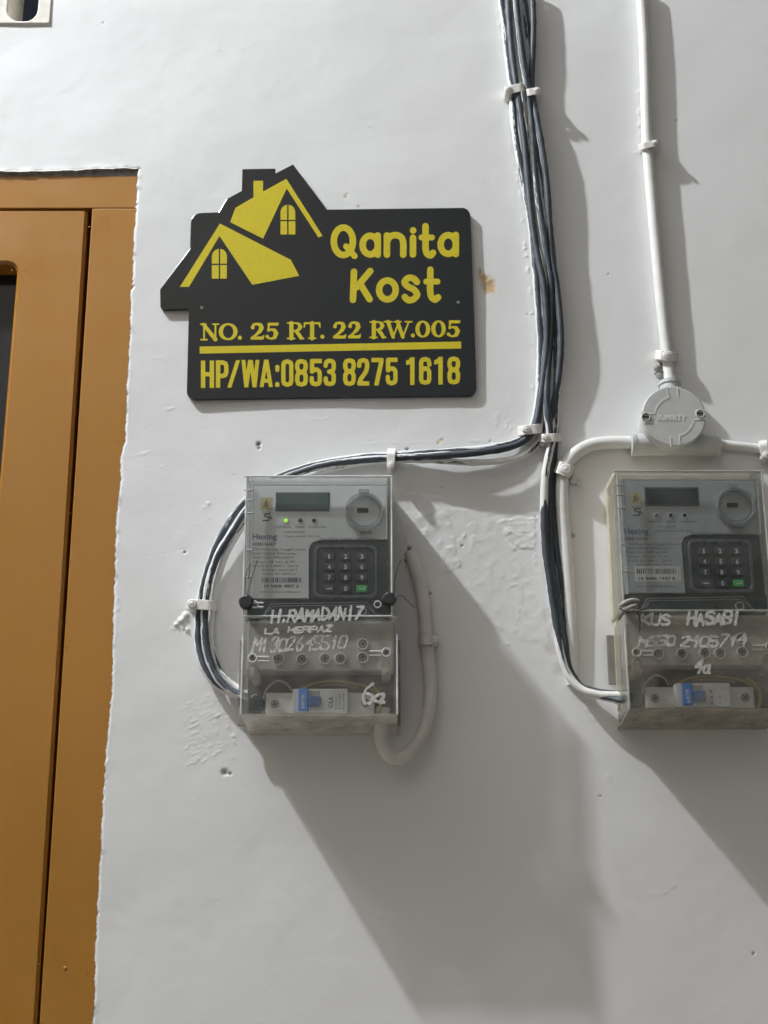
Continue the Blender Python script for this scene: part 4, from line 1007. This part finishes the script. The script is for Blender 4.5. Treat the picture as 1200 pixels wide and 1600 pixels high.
B = [  # to the right meter
 ('c_part', .0036, [(806,-25,.0125),(812,40,.0135),(816,90,.013),(822,140,.0125),(830,200,.013),(838,270,.013),(846,340,.013),(853,400,.013),(859,450,.013),(861,520,.0125),(858,580,.012),(855,630,.0125),(858,684,.0115),(856,730,.010),(858,800,.010),(861,850,.009),(866,900,.009),(872,950,.008),(879,1000,.008),(886,1040,.008),(902,1068,.010),(930,1084,.015),(962,1092,.022),(985,1096,.030)],
  'dark slate cable in the middle of the bundle, peeling below the lower clip'),
 ('c_mix2', .0034, [(818,-25,.005),(822,40,.005),(826,90,.005),(830,140,.0055),(838,200,.006),(846,270,.006),(855,340,.006),(862,400,.006),(868,450,.006),(870,520,.006),(868,580,.006),(864,630,.006),(866,684,.005),(865,730,.005),(866,800,.005),(868,850,.005),(874,900,.005),(880,950,.005),(885,1000,.005),(892,1040,.005),(908,1070,.007),(935,1080,.012),(965,1084,.020),(985,1086,.030)],
  'streaky half painted cable on the right side of the bundle, ending at the right meter'),
 ('c_dark', .0034, [(828,-25,.010),(832,40,.012),(833,90,.012),(833,140,.0095),(842,200,.013),(850,270,.0135),(857,340,.0135),(864,400,.0135),(872,450,.012),(875,520,.012),(871,580,.011),(866,620,.010),(863,655,.008),(867,684,.0045),(863,720,.004),(861,800,.004),(864,860,.004),(870,930,.004),(878,1000,.004),(888,1045,.005),(905,1073,.008),(935,1088,.012),(965,1096,.018),(985,1100,.028)],
  'dark slate cable along the right edge of the bundle, going to the right meter'),
]
for i_, (mt, r_, pts, lb) in enumerate(B): cable('electric_cable', pts, r_, MT[mt], lb, group=G1, lumps=.16, weave=2.4, ph=i_*1.7+4)
cable('electric_cable', [(872,575,.0045),(868,630,.006),(866,670,.0075),(860,700,.013),(852,740,.0145),(850,790,.014),(851,840,.013),(855,880,.012),(862,930,.011),(869,975,.010),(876,1020,.010),(888,1055,.011),(910,1078,.014),(940,1086,.018),(968,1086,.022),(988,1086,.030)], .0038, MT['c_peel'], 'thick white painted cable with peeling slate patches, dropping from the clips to the right meter', group=G1, lumps=.12)
cable('conduit', [(1001,-20,.0062),(1006,60,.0064),(1008,120,.0064),(1011,220,.0062),(1020,330,.0066),(1029,430,.0066),(1037,510,.0064),(1043,560,.0062),(1048,612,.010)], .0056, MT['white_paint'], 'straight white painted conduit dropping into the top of the junction box', 'conduit', 'white conduits at the junction box', 14, lumps=.05)
cable('conduit', [(1000,692,.0085),(960,691,.0075),(925,695,.007),(900,708,.007),(884,728,.007),(878,755,.007),(879,800,.0068),(883,850,.006),(887,900,.005),(890,950,.004),(892,1000,.003),(893,1040,.002),(896,1070,.001)], .0062, MT['white_paint'], 'white painted conduit bending down from the left side of the junction box', 'conduit', 'white conduits at the junction box', 14, lumps=.05)
cable('conduit', [(1110,692,.0065),(1150,697,.006),(1180,700,.006),(1200,702,.006),(1260,705,.006)], .0045, MT['white_paint'], 'thin white conduit leaving the right side of the junction box', 'conduit', 'white conduits at the junction box', 14, lumps=.05)
cable('hose', [(641,864,.004),(648,884,.007),(657,915,.008),(663,955,.008),(666,1000,.0075),(671,1050,.010),(672,1090,.014),(666,1130,.018),(650,1163,.022),(626,1184,.026),(606,1178,.030),(596,1155,.034),(596,1130,.038),(598,1105,.040)], .0062, MT['hose'], 'beige painted hose curling from the wall into the bottom of the left meter', 'hose', None, 16, lumps=.06)
# ragged painted skins standing off the dark cables
m = M()
def flake(px, py, d, L, wd, an, seed):
    rd = random.Random(seed); vs = []; n = 5
    for i in range(n+1):
        t = i/n; ww = wd*math.sin(math.pi*(.15+.75*t))*rd.uniform(.6, 1.2)
        x = px+L*t*math.cos(an); y = py+L*t*math.sin(an)
        vs.append(P(x-ww*math.sin(an), y+ww*math.cos(an), d+rd.uniform(0, .0012))); vs.append(P(x+ww*math.sin(an), y-ww*math.cos(an), d+.0006+rd.uniform(0, .0012)))
    m.add(vs, [[2*i, 2*i+1, 2*i+3, 2*i+2] for i in range(n)])

# ================================================================== CLIPS
GC = 'white cable clips nailed to the wall'
def clip(px, py, ang, L, wd, dtop, label, nail=0.0, thick=.0022, mat='white_plastic', nm='cable_clip'):
    """strap bent over the cable, with a nail boss at one end. L: half length in px along ang (deg), wd: half width"""
    e = empty(nm, P(px, py)); tag(e, label, 'clip', GC)
    a = R(ang); ca, sa = math.cos(a), math.sin(a)
    prof = []
    for k in range(13):
        t = -1+2*k/12; s_ = abs(t); dd = dtop*(1-max(0, s_-.35)**2.2*1.9)
        prof.append((t*L, max(.0004, dd)))
    prof[0] = (-L*1.02, .0004); prof[-1] = (L*1.02, .0004)
    vs = []; fs = []
    for (t, dd) in prof:
        for w_ in (-wd, wd):
            for th in (0, thick):
                vs.append(P(px+t*ca-w_*sa*1, py-t*sa-w_*ca, dd+th))
    n = len(prof)
    for i in range(n-1):
        b, c = 4*i, 4*i+4
        fs += [[b+1, c+1, c+3, b+3], [b, b+2, c+2, c], [b, c, c+1, b+1], [b+2, b+3, c+3, c+2]]
    fs += [[0, 1, 3, 2], [4*n-4, 4*n-2, 4*n-1, 4*n-3]]
    bm = bmesh.new(); bv = [bm.verts.new(v) for v in vs]
    for f in fs: bm.faces.new([bv[i] for i in f])
    bmesh.ops.recalc_face_normals(bm, faces=bm.faces[:])
    bmesh.ops.bevel(bm, geom=[e_ for e_ in bm.edges if e_.calc_face_angle(0) > .9], offset=.0006, segments=2, profile=.5, affect='EDGES')
    m = M(); m.bm(bm); m.build('strap', MT[mat], e)
    bx, by = px+nail*L*ca, py-nail*L*sa
    p = P(bx, by, dtop); m = M(); rr = wd*.00058*.95
    h0 = dtop*.3
    m.lathe((p.x, -.0004, p.z), [(rr*1.1, 0), (rr, dtop+thick*.9), (rr*.75, dtop+thick*1.5)], 16); m.build('nail_boss', MT[mat], e)
    m = M(); m.lathe((p.x, -(dtop+thick*1.45), p.z), [(rr*.5, 0), (rr*.45, .0007), (rr*.25, .0010)], 12); m.build('nail', MT[mat], e)
    return e
clip(806, 138, 12, 17, 6.5, .0165, 'left one of two clips gripping the cable bundle near the top of the picture', -.7)
clip(832, 143, 10, 13, 5.5, .0175, 'right one of two clips gripping the cable bundle near the top of the picture', .55)
clip(1014, 226, 14, 17, 5, .0125, 'clip with cracked paint on the straight conduit, high above the junction box', .55)
clip(1041, 556, -8, 17, 7.5, .0130, 'lumpy overpainted clip on the conduit just above the junction box', .0)
clip(829, 671, 6, 20, 7.5, .0165, 'large clip at the bend where cables turn left towards the left meter', -.35)
clip(858, 684, 2, 18, 6.5, .0165, 'clip on the cables going down, beside the one at the bend', -.3)
clip(611, 716, -92, 15, 6.5, .0165, 'upright clip holding the horizontal cables above the right corner of the left meter', .75)
clip(317, 945, -4, 22, 8, .0170, 'clip across the cable loop left of the left meter, paint splattered beside it', -.75)
clip(881, 733, -20, 15, 10, .0150, 'wide clip on the bend of the conduit left of the junction box', .2)
clip(1194, 702, -80, 14, 7, .0110, 'clip on the thin conduit cut by the right edge of the picture', .75)
clip(669, 1000, 2, 16, 7, .0155, 'beige painted clip over the hose right of the left meter', .6, mat='hose')
# side wings of clips and paint dribbles pulled off them
def drop(px, py, d, r): p = P(px, py, d); return (p, r)

# ================================================================== JUNCTION BOX
jb = tag(empty('junction_box', P(1050, 690)), 'round pale grey junction box with two screws and an embossed word on its lid', 'junction box')
cL = P(1053, 650, .040); RJ = 53.5*.00057
m = M(); m.lathe((cL.x, -.0004, cL.z), [(RJ*.93, 0), (RJ*.95, .033), (RJ*.96, .0345)], 48); m.build('body', MT['jb'], jb)
m = M(); m.lathe((cL.x, -.0350, cL.z), [(RJ*.97, 0), (RJ, .0006), (RJ, .0040), (RJ*.985, .0050), (RJ*.96, .0052)], 56); lid = m.build('lid', MT['jb'], jb)
LD = .0402
# embossed arcs and bars on the lid, their brighter light put into paler colour
m = M()
def lp(x, y): return (x, y)
W_ = .95
arcs = [[(1053+31*math.cos(R(a)), 650-31*math.sin(R(a)), W_) for a in range(105, 172, 6)], [(1053+31*math.cos(R(a)), 650-31*math.sin(R(a)), W_) for a in range(-75, -10, 6)]]
sdf_fill(m, [arcs[0], [(1045,620,W_),(1041,604,W_)], [(1022.5,645.5,W_),(1002,645,W_)]], LD+.0006, .6)
sdf_fill(m, [arcs[1], [(1061,680,W_),(1062,694,W_)], [(1083.5,655,W_),(1103,654,W_)]], LD+.0006, .6)
for a in ([(1059,618,W_),(1058,604,W_)], [(1047,682,W_),(1048,697,W_)], [(1002,659,W_),(1018,660,W_)], [(1086,641,W_),(1103,641,W_)]): sdf_fill(m, [a], LD+.0006, .6)
m.build('lit_lid_ridges', MT['white_plastic'], lid)
m = M(); text(m, 'SUPERTY', 1026, 1072, 656, 8.5, LD+.0006, .025); m.build('lettering', MT['white_plastic'], lid)  # paler colour stands for light caught by the raised letters
for px, py in ((1009.5, 651), (1094.5, 646)):
    m = M(); ring(m, px, py, 8, 6, .0395, .0415, 0, 24); cyl(m, px, py, 5.8, .0395, .0408, 1, 18)
    p = P(px, py, .041); m.box(p.x-.0026, p.x+.0026, -.0409, -.0411, p.z-.0005, p.z+.0005, mi=2)
    m.build('screw', [MT['jb'], MT['steel'], MT['dark_gap']], lid)
def spout(pts, r, rim):
    m = M(); pv = [P(*q) for q in pts]; m.tube(pv, r, 24)
    e_ = pv[-1]; t = (pv[-1]-pv[-2]).normalized(); m.tube([e_-t*.003, e_+t*.0005], r*rim, 24); return m.build('spout', MT['jb'], jb)
spout([(1053,694,.013),(1020,695,.0125),(987,695,.012)], .0108, 1.10)
spout([(1053,694,.013),(1090,696,.0125),(1122,697,.012)], .0108, 1.06)
spout([(1052,660,.014),(1049,625,.013),(1046,598,.0115)], .0098, 1.12)

# ================================================================== lumps of mortar and paint
def lump(name, px, py, d, rx, rz, mat, label, cat, seed=0, parts=5):
    m = M(); rd = random.Random(seed)
    for k in range(parts):
        q = P(px+rd.uniform(-.7, .7)*rx, py+rd.uniform(-.7, .7)*rz, d*rd.uniform(.3, .9)); r = min(rx, rz)*.00055*rd.uniform(.5, .95)
        bm = bmesh.new(); bmesh.ops.create_icosphere(bm, subdivisions=2, radius=r)
        for v in bm.verts: v.co = q+v.co*(1+.35*mnoise.noise(v.co*500+Vector((seed, k, 0))))
        m.bm(bm, 0, True)
    o = m.build(name, MT[mat], loc=P(px, py, d)); return tag(o, label, cat)
lump('paint_lump', 1029, 580, .006, 8, 13, 'lump', 'grey mortar lump left of the conduit just above the junction box', 'mortar lump', 3)
lump('paint_lump', 900, 752, .006, 7, 7, 'white_plastic', 'small white paint lump right of the conduit bend clip', 'paint lump', 4)
